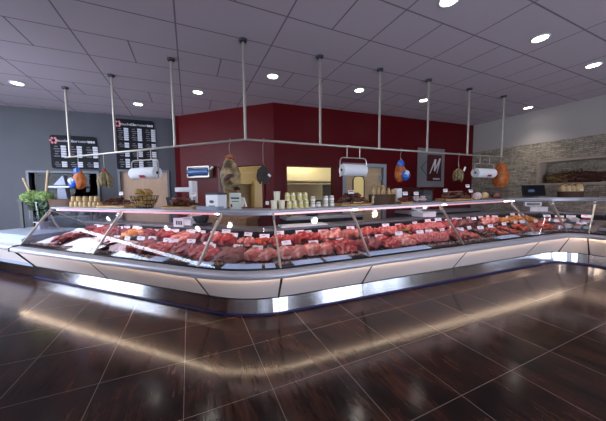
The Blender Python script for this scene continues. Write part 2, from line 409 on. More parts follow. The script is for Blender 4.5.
sweep([(.845, .72), (.845, .895), (.86, .895), (.86, .72)], .02, UEND).build('back_panel', 'black_plastic', C)
sweep([(.84, .89), (.84, .925), (1.18, .925), (1.18, .89)], .0, UEND).build('service_ledge', 'ledge_steel', C)
SH0 = .06
sweep([(.29, 1.215), (.28, 1.225), (.28, 1.24), (.29, 1.25), (.78, 1.25), (.78, 1.215)], SH0, UEND).build('top_shelf', 'shelf_white', C)
def strip(x0, x1, m, w=.02):
    a, b = u_of(x0, .32, 1.2), u_of(x1, .32, 1.2)
    sweep([(.300, 1.186), (.300, 1.213), (.308, 1.213), (.308, 1.186)], a, b).build('shelf_light', m, C)
strip(60, 216, 'led_pink'); strip(274, 350, 'led_white'); strip(357, 439, 'led_white'); strip(446, 503, 'led_pink')
for a, b in ((J[0]+.2, J[2]-.05), (J[2]+.05, J[3]-.05), (J[3]+.05, J[5]-.04), (J[5]+.04, J[6]-.05), (J[6]+.1, J[7]-.05), (J[7]+.05, UEND)):
    sweep([(.310, 1.192), (.310, 1.204), (.340, 1.204), (.340, 1.192)], a, b).build('shelf_tube', 'led_tube', C)
sweep([(.300, 1.186), (.300, 1.215), (.308, 1.215), (.308, 1.186)], J[2]+.02, J[3]-.02).build('shelf_light_cover', 'alu', C)
sweep([(.300, 1.186), (.300, 1.215), (.308, 1.215), (.308, 1.186)], J[6]+.1, UEND).build('shelf_light_cover', 'alu', C)
G0 = (-.138, .615); G1 = (.31, 1.213)
gl = lambda t, off=0: (G0[0]+(G1[0]-G0[0])*t+off, G0[1]+(G1[1]-G0[1])*t)
for a, b in zip(J, J[1:]):
    p = [gl(0), gl(1), gl(1, .008), gl(0, .008)]
    sweep(p, a+.01, b-.01).build('glass_pane', 'glass', C)
for i, j in enumerate(J[:-1]):
    q = j+.012 if i == 0 else j
    sweep([gl(0, -.012), gl(1, -.012), gl(1, .03), gl(.85, .05), gl(.7, .028), gl(0, .028)], q-.011, q+.011).build('glass_post', 'steel', C)
    pb = MB().tube([at(q-.02, *gl(.88, -.018)), at(q+.02, *gl(.88, -.018))], .012); pb.tube([at(q-.02, *gl(.93, -.02)), at(q+.02, *gl(.93, -.02))], .012)
    pb.build('clamp', 'chrome', C)
# end side of the case: glass triangle with a curved steel edge
def endpts(s, z): return at(.012, s, z)
MB().add([endpts(*p) for p in ((-.12, .625), (.30, 1.2), (.7, 1.2), (.84, .9), (.84, .75), (.02, .62))], [(0, 1, 2, 3, 4, 5)]).build('end_glass', 'glass', C)
ce = [(.30, 1.1), (.34, .95), (.42, .82), (.55, .73), (.68, .715)]
MB().tube([at(.03, *p) for p in ce], .012).build('end_rib', 'steel', C, smooth=True)
MB().tube([at(.02, *p) for p in ((.29, 1.2), (.8, .92))], .01).build('end_stay', 'steel', C)
# pale blue strips painted as window reflections, just behind the glass foot
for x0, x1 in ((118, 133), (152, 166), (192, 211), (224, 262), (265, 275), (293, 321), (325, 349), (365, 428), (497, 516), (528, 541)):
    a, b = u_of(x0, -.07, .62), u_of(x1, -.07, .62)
    sweep([(-.134, .622), (-.02, .618), (-.015, .642), (-.130, .628)], a, b).build('reflection_strip', 'pale_blue', C)

# ------------------------------------------------------------------ low white checkout unit left of the glass case
CK = thing('checkout_counter', 'low white topped counter adjoining the left end of the glass case', 'counter', (0, 0, 0))
U0 = -1.6
sweep([(.05, 0), (.05, .035), (.8, .035), (.8, 0)], U0, -.03).build('plinth', 'blue_base', CK)
sweep([(0, .03), (0, .198), (.03, .198), (.03, .03)], U0, -.03).build('kick_plate', 'chrome', CK)
sweep([(.03, .205), (-.195, .51), (-.16, .53), (.055, .205)], U0, -.03).build('front_panel', 'panel', CK)
sweep([(-.11, .525), (-.19, .525), (-.225, .535), (-.243, .56), (-.243, .59), (-.23, .612), (-.205, .622), (-.10, .625)], U0, -.025).build('bumper', 'alu', CK, smooth=True)
sweep([(-.12, .59), (-.10, .70), (-.02, .76), (.85, .76), (.85, .05), (.06, .05)], U0, -.03).build('white_top', 'white_enamel', CK)

# ------------------------------------------------------------------ lights
lampspots = [(-2.76, 6.45), (-.97, 6.9), (.24, 5.65), (1.41, 4.40), (3.18, 4.32), (4.86, 4.23), (7.70, 3.61), (4.36, 1.95), (6.1, 2.0), (2.6, 1.97), (.6, 1.95), (-1.45, 3.44), (-2.61, 4.57), (2.6, -.6), (4.6, -.6), (.4, -.8), (-1.0, .4), (-3.45, 5.35), (-5.0, 7.2)]
names = ['far left over the dark window', 'over the grey wall left of the tall menu board', 'in front of the diagonal red wall', 'before the red wall corner', 'before the red wall above the pass-through', 'before the red wall near the letter sign', 'close to the stone wall', 'large and near, upper right', 'at the right edge above the near counter', 'overhead behind the near ceiling edge', 'overhead left of centre', 'overhead near the left run', 'overhead left by the shop window', 'behind the viewer, centre', 'behind the viewer, right', 'behind the viewer, left', 'behind the viewer by the left window', 'by the shop front blinds, middle', 'by the shop front blinds, far end']
for (x, y), nm in zip(lampspots, names):
    t = thing('ceiling_spotlight', 'round recessed ceiling spotlight '+nm, 'spotlight', (x, y, CEIL), 0, 'recessed ceiling spotlights')
    MB().lathe([(.105, -.001), (.105, -.008), (.088, -.014), (.08, -.004)], n=28).build('bezel', 'white_plastic', t, smooth=True)
    MB().lathe([(.082, -.006), (.07, -.009), (.001, -.010)], n=28).build('lens', 'lamp_lens', t)
    ld = bpy.data.lights.new('spot_beam', 'SPOT'); lo = bpy.data.objects.new('spot_beam', ld); COL.objects.link(lo)
    ld.energy = 30; ld.spot_size = math.radians(105); ld.spot_blend = .9; ld.shadow_soft_size = .07; ld.color = (1, .93, .84); lo.location = (0, 0, -.03); lo.parent = t
W = bpy.data.worlds.new('world'); S.world = W; W.use_nodes = True
W.node_tree.nodes['Background'].inputs[0].default_value = (.80, .88, 1, 1); W.node_tree.nodes['Background'].inputs[1].default_value = 9
for nm, c, rot, sz in (('front', (-1.83+5.05, -3.64, 1.0), (PI/2, 0, 0), (9.2, 1.95)), ('left', SP(SLn/2, 1.75, .16), (PI/2, 0, math.atan2(SD.y, SD.x)+PI), (SLn-.3, 3.4))):
    ld = bpy.data.lights.new('daylight_portal_'+nm, 'AREA'); ld.shape = 'RECTANGLE'; ld.size, ld.size_y = sz; ld.cycles.is_portal = True
    lo = bpy.data.objects.new('daylight_portal_'+nm, ld); COL.objects.link(lo); lo.location = c; lo.rotation_euler = rot

# ------------------------------------------------------------------ placing helpers
def kpx(P): return proj(P)[2]/FPX
def z_for(P, py):
    lo, hi = -.5, 4
    for _ in range(50):
        m_ = (lo+hi)/2
        if proj((P[0], P[1], m_))[1] > py: lo = m_
        else: hi = m_
    return (lo+hi)/2
SZ = 1.25
def shelf(px, s=.5):
    u = u_of(px, s, SZ); p = at(u, s, SZ); return p, heading(u), kpx(p), u
def ledge(px, s=1.0, z=.925):
    u = u_of(px, s, z); p = at(u, s, z); return p, heading(u), kpx(p), u

# ------------------------------------------------------------------ hanging rail
RA, RB, RC = Vector((-2.17, 6.47, 0)), Vector((.73, 3.53, 0)), Vector((6.40, 3.38, 0)); RZ = 2.2
R = thing('hanging_rail', 'steel rail hung from the ceiling on nine poles above the counter', 'rail', (RB.x, RB.y, RZ))
def loc(mb, o):
    l = o.location; rz = o.rotation_euler.z; M = Matrix.Rotation(-rz, 3, 'Z'); mb.v = [tuple(M @ (Vector(p)-l)) for p in mb.v]; return mb
loc(MB().tube([RA+Vector((0, 0, RZ)), RB+Vector((0, 0, RZ)), RC+Vector((0, 0, RZ))], .016), R).build('bar', 'steel', R, smooth=True)
def rail_pt(px, z=2.0):
    lo, hi = 0, 2
    for _ in range(50):
        t = (lo+hi)/2; p = RA.lerp(RB, t) if t < 1 else RB.lerp(RC, t-1)
        if proj((p.x, p.y, z))[0] < px: lo = t
        else: hi = t
    d = (RB-RA) if t < 1 else (RC-RB)
    return Vector((p.x, p.y, RZ)), math.atan2(d.y, d.x), kpx((p.x, p.y, z))
for x, y in ((-2.06, 6.36), (-1.13, 5.42), (-.17, 4.44), (.73, 3.53), (1.86, 3.5), (2.97, 3.47), (4.07, 3.442), (5.17, 3.413), (6.27, 3.384)):
    p = loc(MB().tube([(x, y, RZ), (x, y, CEIL-.01)], .019, 12), R).build('pole', 'steel', R, smooth=True)
    loc(MB().lathe([(.02, CEIL-.04), (.05, CEIL-.03), (.055, CEIL-.001)], (x, y, 0), 16), R).build('flange', 'front_dark', p, smooth=True)

# ------------------------------------------------------------------ meats
mat('beef', (158, 38, 36), .4, c2=(212, 130, 112), scale=16, ramp=(.36, .47), bump=.25)
mat('beef_dark', (104, 22, 26), .36, c2=(158, 62, 58), scale=13, ramp=(.36, .6), bump=.25)
mat('beef_brown', (98, 48, 40), .45, c2=(140, 76, 62), scale=11, bump=.25)
mat('pork', (192, 96, 84), .4, c2=(228, 176, 158), scale=11, ramp=(.36, .52), bump=.2)
mat('pale_ham', (226, 186, 184), .4, c2=(240, 220, 222), scale=18)
mat('mince', (190, 66, 64), .5, c2=(226, 146, 136), scale=60, bump=.9, ramp=(.4, .6))
mat('marinade', (206, 84, 34), .35, c2=(166, 44, 24), scale=18, bump=.2)
mat('chicken', (226, 158, 78), .4, c2=(206, 116, 48), scale=14, bump=.2)
mat('sausage_red', (178, 52, 44), .35, c2=(212, 112, 92), scale=40, ramp=(.45, .6))
mat('sausage_brown', (112, 56, 40), .4, c2=(84, 36, 28), scale=30)
mat('sausage_dry', (66, 32, 28), .6, c2=(118, 74, 62), scale=45)
mat('stick_dry', (190, 158, 100), .7, c2=(148, 110, 60), scale=25)
mat('tray_steel', (150, 150, 156), .3, metal=.8)
mat('tray_black', (20, 20, 22), .3)
mat('tray_white', (226, 228, 236), .3)
mat('card', (240, 240, 246), .5)
mat('print_red', (170, 30, 50), .6); mat('print_dark', (50, 44, 60), .6)
mat('parsley', (196, 138, 134), .6, c2=(92, 82, 56), scale=40, bump=.6, ramp=(.45, .55))
mat('green_leaf', (96, 150, 44), .5, c2=(60, 104, 30), scale=12)
def tube_sausage(L, r, bend, seed):
    q = random.Random(seed); n = 11; pts = []; rad = []
    for i in range(n):
        t = i/(n-1); pts.append((L*(t-.5), bend*math.sin(PI*t), r+.004*math.sin(9*t+seed))); rad.append(r*(max(.12, 1-abs(2*t-1)**7)))
    return MB().tube(pts, rad, 9)
def wedge(p): return Vector((p.x, p.y, p.z*(1+.35*p.x/.12)))
PROTO = {}
def proto(kind, m, f, n=4): PROTO[kind+m] = [f(i).mesh(kind, m, True) for i in range(n)]
for m_ in ('beef', 'beef_dark', 'pork', 'beef_brown'):
    proto('steak', m_, lambda i: MB().blob((.118, .078, .027), amp=.5, freq=2.3, seed=i+1, flat=-.018))
    proto('roast', m_, lambda i: MB().blob((.128, .094, .072), amp=.45, freq=2.1, seed=i+11, flat=-.045, fn=wedge))
proto('ham_slice', 'pale_ham', lambda i: MB().blob((.098, .07, .020), amp=.4, freq=2.2, seed=i+31, flat=-.012))
proto('mince_mound', 'mince', lambda i: MB().blob((.135, .10, .07), amp=.28, freq=3.5, seed=i+41, flat=-.03, sub=4), 3)
proto('marinated_cutlet', 'marinade', lambda i: MB().blob((.10, .07, .035), amp=.35, freq=2, seed=i+51, flat=-.02))
proto('chicken_piece', 'chicken', lambda i: MB().blob((.105, .072, .05), amp=.35, freq=1.8, seed=i+61, flat=-.025))
proto('sausage', 'sausage_red', lambda i: tube_sausage(.22, .018, .02+.008*i, i))
proto('sausage', 'sausage_brown', lambda i: tube_sausage(.26, .02, .012+.006*i, i+5))
STY = {  # kind, material, words, how many, category
    'red': ('steak', 'beef', 'marbled red beef steak', 5, 'meat'), 'dark': ('steak', 'beef_dark', 'dark red beef steak', 5, 'meat'),
    'pink': ('steak', 'pork', 'pale pink pork steak', 5, 'meat'), 'brown': ('steak', 'beef_brown', 'brownish seared meat slice', 5, 'meat'),
    'Red': ('roast', 'beef', 'big red beef roast', 2, 'meat'), 'Dark': ('roast', 'beef_dark', 'big dark red joint', 2, 'meat'),
    'Pink': ('roast', 'pork', 'big pink pork roast', 2, 'meat'), 'Brown': ('roast', 'beef_brown', 'big brown roast', 2, 'meat'),
    'ham': ('ham_slice', 'pale_ham', 'pale ham slice', 6, 'ham'), 'mince': ('mince_mound', 'mince', 'mound of minced meat', 2, 'minced meat'),
    'oran': ('marinated_cutlet', 'marinade', 'orange marinated cutlet', 5, 'meat'), 'chick': ('chicken_piece', 'chicken', 'golden chicken piece', 5, 'chicken'),
    'saus': ('sausage', 'sausage_red', 'fresh red sausage', 6, 'sausage'), 'bsaus': ('sausage', 'sausage_brown', 'long brown sausage', 6, 'sausage'),
    'salad': (None, None, None, 0, None)}
BAYS = [('white dark white ham dark', 'white dark red dark chick'), ('ham dark red dark red', 'dark Red pink Dark Red'), ('brown Pink', 'Pink oran'),
        ('Pink Pink red', 'Red Red Pink'), ('Dark red pink mince mince', 'Pink Red mince Red mince'), ('red saus bsaus saus saus', 'mince Dark Brown bsaus Pink'),
        ('oran saus oran', 'chick chick chick'), ('salad salad', 'salad salad'), ('salad salad salad', 'salad salad salad')]
BAYW = ['first', 'second', 'third', 'fourth', 'fifth', 'sixth', 'seventh', 'eighth', 'ninth']
def tray_mesh(w, d, m):
    h = .016; mb = MB()
    a = [(-w/2, -d/2), (w/2, -d/2), (w/2, d/2), (-w/2, d/2)]; b = [(x*.94, y*.94) for x, y in a]; c = [(x*.9, y*.9) for x, y in a]
    mb.rings([[(x, y, z) for x, y in q] for q, z in ((c, 0), (a, h), (b, h), (c, .004))], caps=False)
    mb.add([(x, y, .004) for x, y in c], [(0, 1, 2, 3)]); mb.add([(x, y, 0) for x, y in c], [(3, 2, 1, 0)])
    return mb.mesh('display_tray', m)
SL = math.atan(.22)
def price_tag():
    t = thing('price_tag', '-', 'price tag')
    M = Matrix.Rotation(-.35, 3, 'X')
    MB().box((0, 0, .095), (.145, .003, .06), M).build('card', 'card', t)
    MB().box((-.01, -.0035, .107), (.05, .001, .006), M).build('print', 'print_red', t)
    MB().box((-.01, .0015, .088), (.08, .001, .006), M).build('print', 'print_dark', t)
    MB().tube([(0, .006, .072), (0, .0, .004)], .003, 6).build('pin', 'black_plastic', t)
    return t
TAG0 = None
SALCOL = [((196, 48, 52), 'red'), ((228, 220, 200), 'creamy white'), ((214, 110, 40), 'orange'), ((96, 128, 56), 'green'), ((150, 60, 60), 'dark pink'), ((200, 160, 90), 'beige'), ((230, 228, 232), 'white'), ((170, 40, 30), 'brick red'), ((120, 84, 56), 'brown'), ((226, 140, 60), 'bright orange')]
nmeat = 0; sal = 0; sald = []
for bi, (fr, bk) in enumerate(BAYS):
    u0, u1 = J[bi]+.03, J[bi+1]-.015
    if bi == len(BAYS)-1: u1 -= .02
    for row, styles, sa, sb in (('front', fr.split(), .015, .40), ('back', bk.split(), .43, .80)):
        n = len(styles)
        for ci, st in enumerate(styles):
            a, b = u0+(u1-u0)*ci/n, u0+(u1-u0)*(ci+1)/n; uc = (a+b)/2; sm = (sa+sb)/2
            w = min((at(a, sm, 0)-at(b, sm, 0)).length*.96, (at(a, sb, 0)-at(b, sb, 0)).length*1.1); d = sb-sa-.02
            p = at(uc, sm, deck_z(sm)+.003); h = heading(uc)
            where = '%s tray %s of %s glass bay' % (row, ORD[ci], BAYW[bi])
            tm = {'white': 'tray_white', 'ham': 'tray_white', 'salad': 'tray_steel'}.get(st, 'tray_black')
            t = bpy.data.objects.new('display_tray', tray_mesh(w, d, tm)); COL.objects.link(t)
            t.location = p; t.rotation_euler = (SL, 0, h)
            tag(t, '%s tray, %s from left in the %s row, %s glass bay' % ({'tray_white': 'white', 'tray_steel': 'steel', 'tray_black': 'black'}[tm], ORD[ci], row, BAYW[bi]), 'tray', 'meat trays in the display counter')
            Rm = Matrix.Rotation(h, 3, 'Z') @ Matrix.Rotation(SL, 3, 'X')
            if st == 'white':
                pp = bpy.data.objects.new('wrapping_paper', MB().box((0, 0, .003), (w*.8, d*.85, .002)).mesh('wrapping_paper', 'paper')); COL.objects.link(pp)
                pp.location = p+Rm @ Vector((0, 0, .018)); pp.rotation_euler = (SL, 0, h+.2); tag(pp, 'sheet of white paper covering the %s' % where, 'paper'); continue
            if st == 'salad':
                for k in range(2):
                    col, cw = SALCOL[sal % 10]; sal += 1
                    pq = p+Rm @ Vector((w*(-.24+.48*k), 0, .008))
                    o = thing('salad_dish', 'white dish of %s salad, %s half of %s' % (cw, ['left', 'right'][k], where), 'dish', pq, h, 'prepared salads')
                    r = min(w*.23, .12)
                    MB().rings([[(r*q*math.copysign(abs(math.cos(2*PI*i/24))**.5, math.cos(2*PI*i/24)), 1.45*r*q*math.copysign(abs(math.sin(2*PI*i/24))**.5, math.sin(2*PI*i/24)), z) for i in range(24)] for q, z in ((.8, 0), (1, .06), (.95, .06), (.8, .012))]).build('bowl', 'tray_white', o)
                    mat('salad_'+cw.replace(' ', '_'), col, .5, var=.5, scale=45, bump=.6)
                    MB().blob((r*.9, r*1.3, .04), (0, 0, .055), amp=.2, freq=5, seed=sal, sub=4).build('filling', 'salad_'+cw.replace(' ', '_'), o, smooth=True)
            else:
                kind, m_, words, cnt, cat = STY[st]
                sc = min(1.3, 1.18*w/.37); q = random.Random(bi*100+ci*10+len(row))
                spots = []
                if cnt == 2: spots = [(-.23, .03, q.uniform(-.5, .5), .045), (.23, -.02, q.uniform(-.5, .5), .045)]
                elif kind == 'sausage': spots = [((-.02, .02)[i % 2]/1, -.36+.145*i, q.uniform(-.1, .1), .006) for i in range(cnt)]
                elif cnt == 6: spots = [(-.3+.3*(i % 3), .2-.4*(i//3), q.uniform(-.6, .6), .016) for i in range(6)]
                else: spots = [(-.3, .2, 0, .02), (.02, .26, .3, .02), (.31, .2, -.2, .02), (-.2, -.2, .2, .03), (.2, -.2, -.3, .03)]
                for k, (x, y, rz, dz) in enumerate(spots):
                    me = q.choice(PROTO[kind+m_]); o = bpy.data.objects.new(kind, me); COL.objects.link(o); nmeat += 1
                    o.location = p+Rm @ Vector((x*w, y*d, dz+(q.uniform(.01, .045) if cnt == 5 else 0))); s_ = sc*q.uniform(.88, 1.1)*(.86 if cnt == 5 else 1)
                    o.scale = (s_, s_, s_*(1.7 if kind == 'steak' else 1.12)); o.rotation_euler = (SL+(q.uniform(.25, .75) if kind in ('steak', 'ham_slice', 'marinated_cutlet') else 0), q.uniform(-.25, .25) if cnt == 5 else 0, h+rz+(q.uniform(-.7, .7) if cnt == 5 else 0))
                    if kind == 'mince_mound': o['kind'] = 'stuff'
                    tag(o, '%s, %s piece in %s' % (words, ORD[k], where), cat, 'meat and sausages in the display counter')
            for tq in ((0,) if w < .34 or row == 'front' and rnd.random() < .55 else (-.22, .24)):
                pt = p+Rm @ Vector((w*tq+rnd.uniform(-.05, .05), d*(.40-.25*rnd.random()), .0))
                lab = 'white price card behind the goods, %s%s' % ('' if tq == 0 else ('left of ' if tq < 0 else 'right of '), where)
                if TAG0 is None: TAG0 = price_tag(); TAG0.location = pt; TAG0.rotation_euler.z = h; TAG0['label'] = lab; TAG0['group'] = 'price cards in the display counter'
                else: copy_thing(TAG0, pt+Vector((0, 0, rnd.uniform(-.01, .035))), h+rnd.uniform(-.25, .25), lab)
    # garnish strip along the glass foot of this bay
    gs = MB(); q = random.Random(bi)
    for u in [u0+(u1-u0)*(i+.5)/24 for i in range(24)]:
        gs.blob((.03, .022, .018+q.random()*.008), at(u, .0, deck_z(0)+.022), amp=.5, freq=3, seed=q.random()*50, sub=2)
    o = bpy.data.objects.new('garnish_strip', gs.mesh('garnish_strip', 'parsley', True)); COL.objects.link(o)
    tag(o, 'mottled garnish strip along the glass foot of the %s glass bay' % BAYW[bi], 'garnish', 'garnish strips')
print('meat pieces', nmeat)
# bright green leaf garnish and a white sheet
g = MB()
for i in range(7): g.blob((.05, .03, .006), (.05*math.cos(i*.9), .05*math.sin(i*.9), .012*i*.4), amp=.5, freq=2, seed=i, sub=2, M=Matrix.Rotation(i, 3, 'Z'))
u = u_of(404, .42, .78); o = g.build('lettuce_leaf', 'green_leaf', None, True); o.location = at(u, .42, .80); tag(o, 'bright green lettuce garnish among minced meat trays right of the middle', 'lettuce')
u = u_of(99, .1, .66); o = MB().add([(-.30, -.14, .0), (.16, -.12, .01), (.34, .12, .05), (-.1, .10, .04), (-.30, -.14, -.003), (.16, -.12, .007), (.34, .12, .047), (-.1, .10, .037)], [(0, 1, 2, 3), (7, 6, 5, 4), (0, 4, 5, 1), (1, 5, 6, 2), (2, 6, 7, 3), (3, 7, 4, 0)]).build('white_sheet', 'paper')
o.location = at(u, .14, .70); o.rotation_euler.z = heading(u); tag(o, 'large bright white sheet over left front trays', 'paper')

# ------------------------------------------------------------------ things on the glass shelf
def plank(px0, px1, label, s=.52, d=.24, h=.03, m_='wood_board', name='wooden_tray', cat='board'):
    p, rz, k, u = shelf((px0+px1)/2, s); a = at(u_of(px0, s, SZ), s, SZ); b = at(u_of(px1, s, SZ), s, SZ); w = (a-b).length
    o = thing(name, label, cat, p, rz)
    MB().box((0, 0, h/2), (w, d, h)).build('board', m_, o, bevel=.004)
    for sx in (-1, 1): MB().box((sx*(w/2-.008), 0, h+.006), (.016, d, .014)).build('batten', m_, o, bevel=.003)
    return p, rz, w, k
def pile(p, rz, w, d, n, name, label, cat, group, m_, L, r, z0, layers=3, seed=0, bend=.012):
    q = random.Random(seed); me = [tube_sausage(L, r, bend*(.4+.4*i), seed+i).mesh(name, m_, True) for i in range(4)]
    M = Matrix.Rotation(rz, 3, 'Z'); per = math.ceil(n/layers)
    for i in range(n):
        l = i//per; f = 1-(.22 if layers < 5 else .10)*l
        o = bpy.data.objects.new(name, q.choice(me)); COL.objects.link(o)
        x = (-.5+((i % per)+.5)/per)*(w-L*.5)*f; y = q.uniform(-.3, .3)*d*f
        o.location = p+M @ Vector((x, y, z0+l*r*1.7)); o.rotation_euler = (q.uniform(-.15, .15), q.uniform(-.2, .2), rz+q.uniform(-1.4, 1.4))
        tag(o, label, cat, group)
def shelf_card(px, s, py, label, w=.1, h=.055):
    p, rz, k, u = shelf(px, s); z = max(z_for(p, py), SZ+h/2+.002)-p.z
    o = thing('price_card', label, 'price card', p, rz)
    M = Matrix.Rotation(-.15, 3, 'X')
    MB().box((0, 0, z), (w, .003, h), M).build('card', 'card', o); MB().box((0, -.004, z+.008), (w*.75, .001, h*.2), M).build('print', 'print_red', o)
    MB().box((0, -.0025, z-.010), (w*.6, .001, h*.12), M).build('print', 'print_dark', o)
    MB().tube([(0, .004, z-h/2+.004), (0, .006, .001)], .003, 6).build('stem', 'black_plastic', o)

# wicker basket at the left end
def wicker(name, label, px, wpx, dz, s=.52, dpt=.22, base=.9, m_='wicker'):
    p, rz, k, u = shelf(px, s); a = at(u_of(px-wpx/2, s, SZ), s, SZ); b = at(u_of(px+wpx/2, s, SZ), s, SZ); w = (a-b).length
    o = thing(name, label, 'basket', p, rz); r = w/2
    MB().lathe([(r*base, 0), (r*(base+1)/2, dz*.5), (r, dz), (r*.95, dz), (r*(base+.9)/2-.01, dz*.5), (r*base-.012, .012)], n=28, sy=dpt/w).build('basket', m_, o, smooth=True)
    MB().tube([(r*.98*math.cos(i*PI/14), r*.98*math.sin(i*PI/14)*dpt/w, dz) for i in range(28)], .009, 8, True).build('rim', m_, o, smooth=True)
    return p, rz, w, k
mat('bread', (206, 160, 100), .7, c2=(232, 206, 160), scale=12); mat('biscuit', (196, 160, 110), .7, c2=(224, 198, 152), scale=14)
p, rz, w, k = wicker('wicker_basket', 'long low brown wicker basket at the left end of the shelf', 61, 27, .13)
pile(p, rz, w*.9, .14, 9, 'dried_fruit_stick', 'brown stick heaped in the long wicker basket', 'sausage', 'sticks in the left basket', 'sausage_brown', .14, .014, .085, 2, 3)

# beige jars beside the basket (two rows), yellow jars, tubs, small jars
mat('jar_beige', (188, 158, 110), .35); mat('jar_label_yellow', (228, 216, 140), .5); mat('label_beige', (178, 146, 96), .5); mat('lid_beige', (168, 140, 96), .4); mat('jar_cream', (238, 230, 202), .35); mat('lid_gold', (222, 206, 150), .3, metal=.3); mat('jar_clear', (206, 190, 160), .25); mat('lid_white', (236, 232, 220), .4)
def jar(r, h, body, lid, label=None, tub=False):
    t = thing('tub' if tub else 'jar', '-', 'tub' if tub else 'jar')
    if tub: MB().lathe([(r*.86, 0), (r, h*.9), (r*.98, h*.9), (.001, h*.9)], n=20).build('body', body, t, smooth=True)
    else: MB().lathe([(r*.9, 0), (r, h*.08), (r, h*.68), (r*.8, h*.8), (r*.8, h*.84), (.001, h*.84)], n=20).build('body', body, t, smooth=True)
    l0 = .9 if tub else .8
    MB().lathe([(r*(1.04 if tub else .9), h*l0), (r*(1.05 if tub else .92), h*.98), (r*.8, h), (.001, h)], n=20).build('lid', lid, t, smooth=True)
    if label: MB().lathe([(r*1.012, h*.18), (r*1.012, h*.6)], n=20).build('label', label, t, smooth=True)
    return t
def jar_row(first, px, s, zlev, kind, rowname, hj, place):
    for i, x in enumerate(px):
        p, rz, k, u = shelf(x, s)
        lab = '%s, %s from left in the %s row %s' % (kind, ORD[i], rowname, place)
        copy_thing(first, p+Vector((0, 0, zlev)), rz, lab, kind+'s '+place)
def kill(o):
    for c in list(o.children): kill(c)
    bpy.data.objects.remove(o)
pb_, _, kb, _ = shelf(86, .5)
j = jar(.041, .095, 'jar_beige', 'lid_beige', 'label_beige')
jar_row(j, [72.5, 77, 81.5, 86, 91, 95.5, 100], .5, 0, 'squat beige jar', 'lower', .1, 'beside the wicker basket')
jar_row(j, [74.3, 79.5, 86, 92.5, 97.5], .5, .1, 'squat beige jar', 'upper', .1, 'beside the wicker basket'); kill(j)
j = jar(.046, .122, 'jar_cream', 'lid_white', None, True)
jar_row(j, [274.2, 281.8], .5, 0, 'tall cream paper tub', 'lower', .1, 'left of the yellow jars'); jar_row(j, [277.2], .5, .122, 'tall cream paper tub', 'upper', .1, 'left of the yellow jars'); kill(j)
j = jar(.036, .112, 'jar_cream', 'lid_gold', 'jar_label_yellow')
jar_row(j, [289.4, 294.9, 301, 306.5], .5, 0, 'yellow labelled jar', 'lower', .1, 'mid shelf'); jar_row(j, [287.6, 293.2, 299.8, 305.4], .5, .112, 'yellow labelled jar', 'upper', .1, 'mid shelf'); kill(j)
j = jar(.036, .082, 'jar_clear', 'lid_white', 'card')
jar_row(j, [313, 318.5, 325.8, 331.8], .48, 0, 'small pale jar', 'lower', .1, 'left of the round sausage board'); jar_row(j, [313, 325.8, 331.6], .48, .082, 'small pale jar', 'upper', .1, 'left of the round sausage board'); kill(j)

p, rz, w, k = plank(103, 131, 'small wooden tray with dark sausages between beige jars and wire basket')
pile(p, rz, w, .2, 20, 'dried_sausage', 'dark dried sausage heaped on the small wooden tray beside wire basket', 'sausage', 'dark sausages left of the wire basket', 'sausage_dry', .17, .022, .05, 3, 11)
shelf_card(122, .5, 193.5, 'white price card among the dark sausages left of wire basket')
# wire basket with pale dried sticks
p, rz, k, u = shelf(145, .52); o = thing('wire_basket', 'round wire basket full of pale dried sausages', 'basket', p, rz); rr_ = 13.2*k*1.1
prof = [(.55, 0), (.72, .05), (.9, .12), (1, .19)]
for i in range(20):
    a = 2*PI*i/20; MB().tube([(rr_*q*math.cos(a), rr_*q*.75*math.sin(a), z+.004) for q, z in prof], .0035, 6).build('wire', 'black_plastic', o)
for q, z in prof: MB().tube([(rr_*q*math.cos(i*PI/16), rr_*q*.75*math.sin(i*PI/16), z+.004) for i in range(32)], .0045, 6, True).build('ring', 'black_plastic', o)
hp = [(rr_*1.0*math.cos(t), 0, .19+.10*math.sin(t)) for t in (PI*i/10 for i in range(11))]
pile(p, rz, rr_*1.75, rr_*1.1, 48, 'dried_sausage', 'pale floury dried sausage piled in the round wire basket', 'sausage', 'pale sausages in the wire basket', 'stick_dry', .2, .026, .03, 6, 17)

p, rz, w, k = plank(168, 198, 'wooden tray of reddish brown sausages behind it a black crate', .50)
pile(p, rz, w, .2, 22, 'dried_sausage', 'reddish brown dried sausage on wooden tray left of white packages', 'sausage', 'reddish brown sausages', 'sausage_brown', .17, .022, .05, 3, 23)
p, rz, k, u = shelf(178, .7); o = thing('black_crate', 'open black plastic crate behind the reddish brown sausages', 'crate', p, rz); w = 18*k
MB().rings([[(x*w/2*f, y*.1*f, z) for x, y in ((-1, -1), (1, -1), (1, 1), (-1, 1))] for f, z in ((.85, 0), (1, .17), (.93, .17), (.8, .02))]).build('shell', 'black_plastic', o)
MB().tube([(-w*.15, -.104, .13), (-w*.15, -.118, .12), (w*.15, -.118, .12), (w*.15, -.104, .13)], .006, 6).build('handle', 'black_plastic', o)
shelf_card(194, .42, 194.5, 'white price card beside the white scale column')
# customer display column of a scale (white) standing on the ledge behind the crate
p, rz, k, u = ledge(192, 1.0, .925); o = thing('weighing_scale', 'white counter scale with tall column behind the black crate', 'scale', p, rz); Z = lambda y: z_for(p, y)-p.z
MB().box((-.05, 0, .06), (.34, .30, .10)).box((-.05, 0, .118), (.38, .34, .014)).build('body', 'white_plastic', o, bevel=.008)
MB().add([(-.25, -.165, Z(226)), (-.02, -.165, Z(226)), (-.02, -.165, Z(217.5)), (-.25, -.165, Z(217.5)), (-.25, -.12, Z(226)), (-.02, -.12, Z(226)), (-.02, -.12, Z(217.5)), (-.25, -.12, Z(217.5))], [(0, 1, 2, 3), (7, 6, 5, 4), (0, 4, 5, 1), (1, 5, 6, 2), (2, 6, 7, 3), (3, 7, 4, 0)]).build('display_head', 'white_plastic', o, bevel=.004)
for i in range(3): MB().box((-.17+.05*i, -.167, Z(222)), (.036, .003, .07)).build('readout', 'print_dark', o)
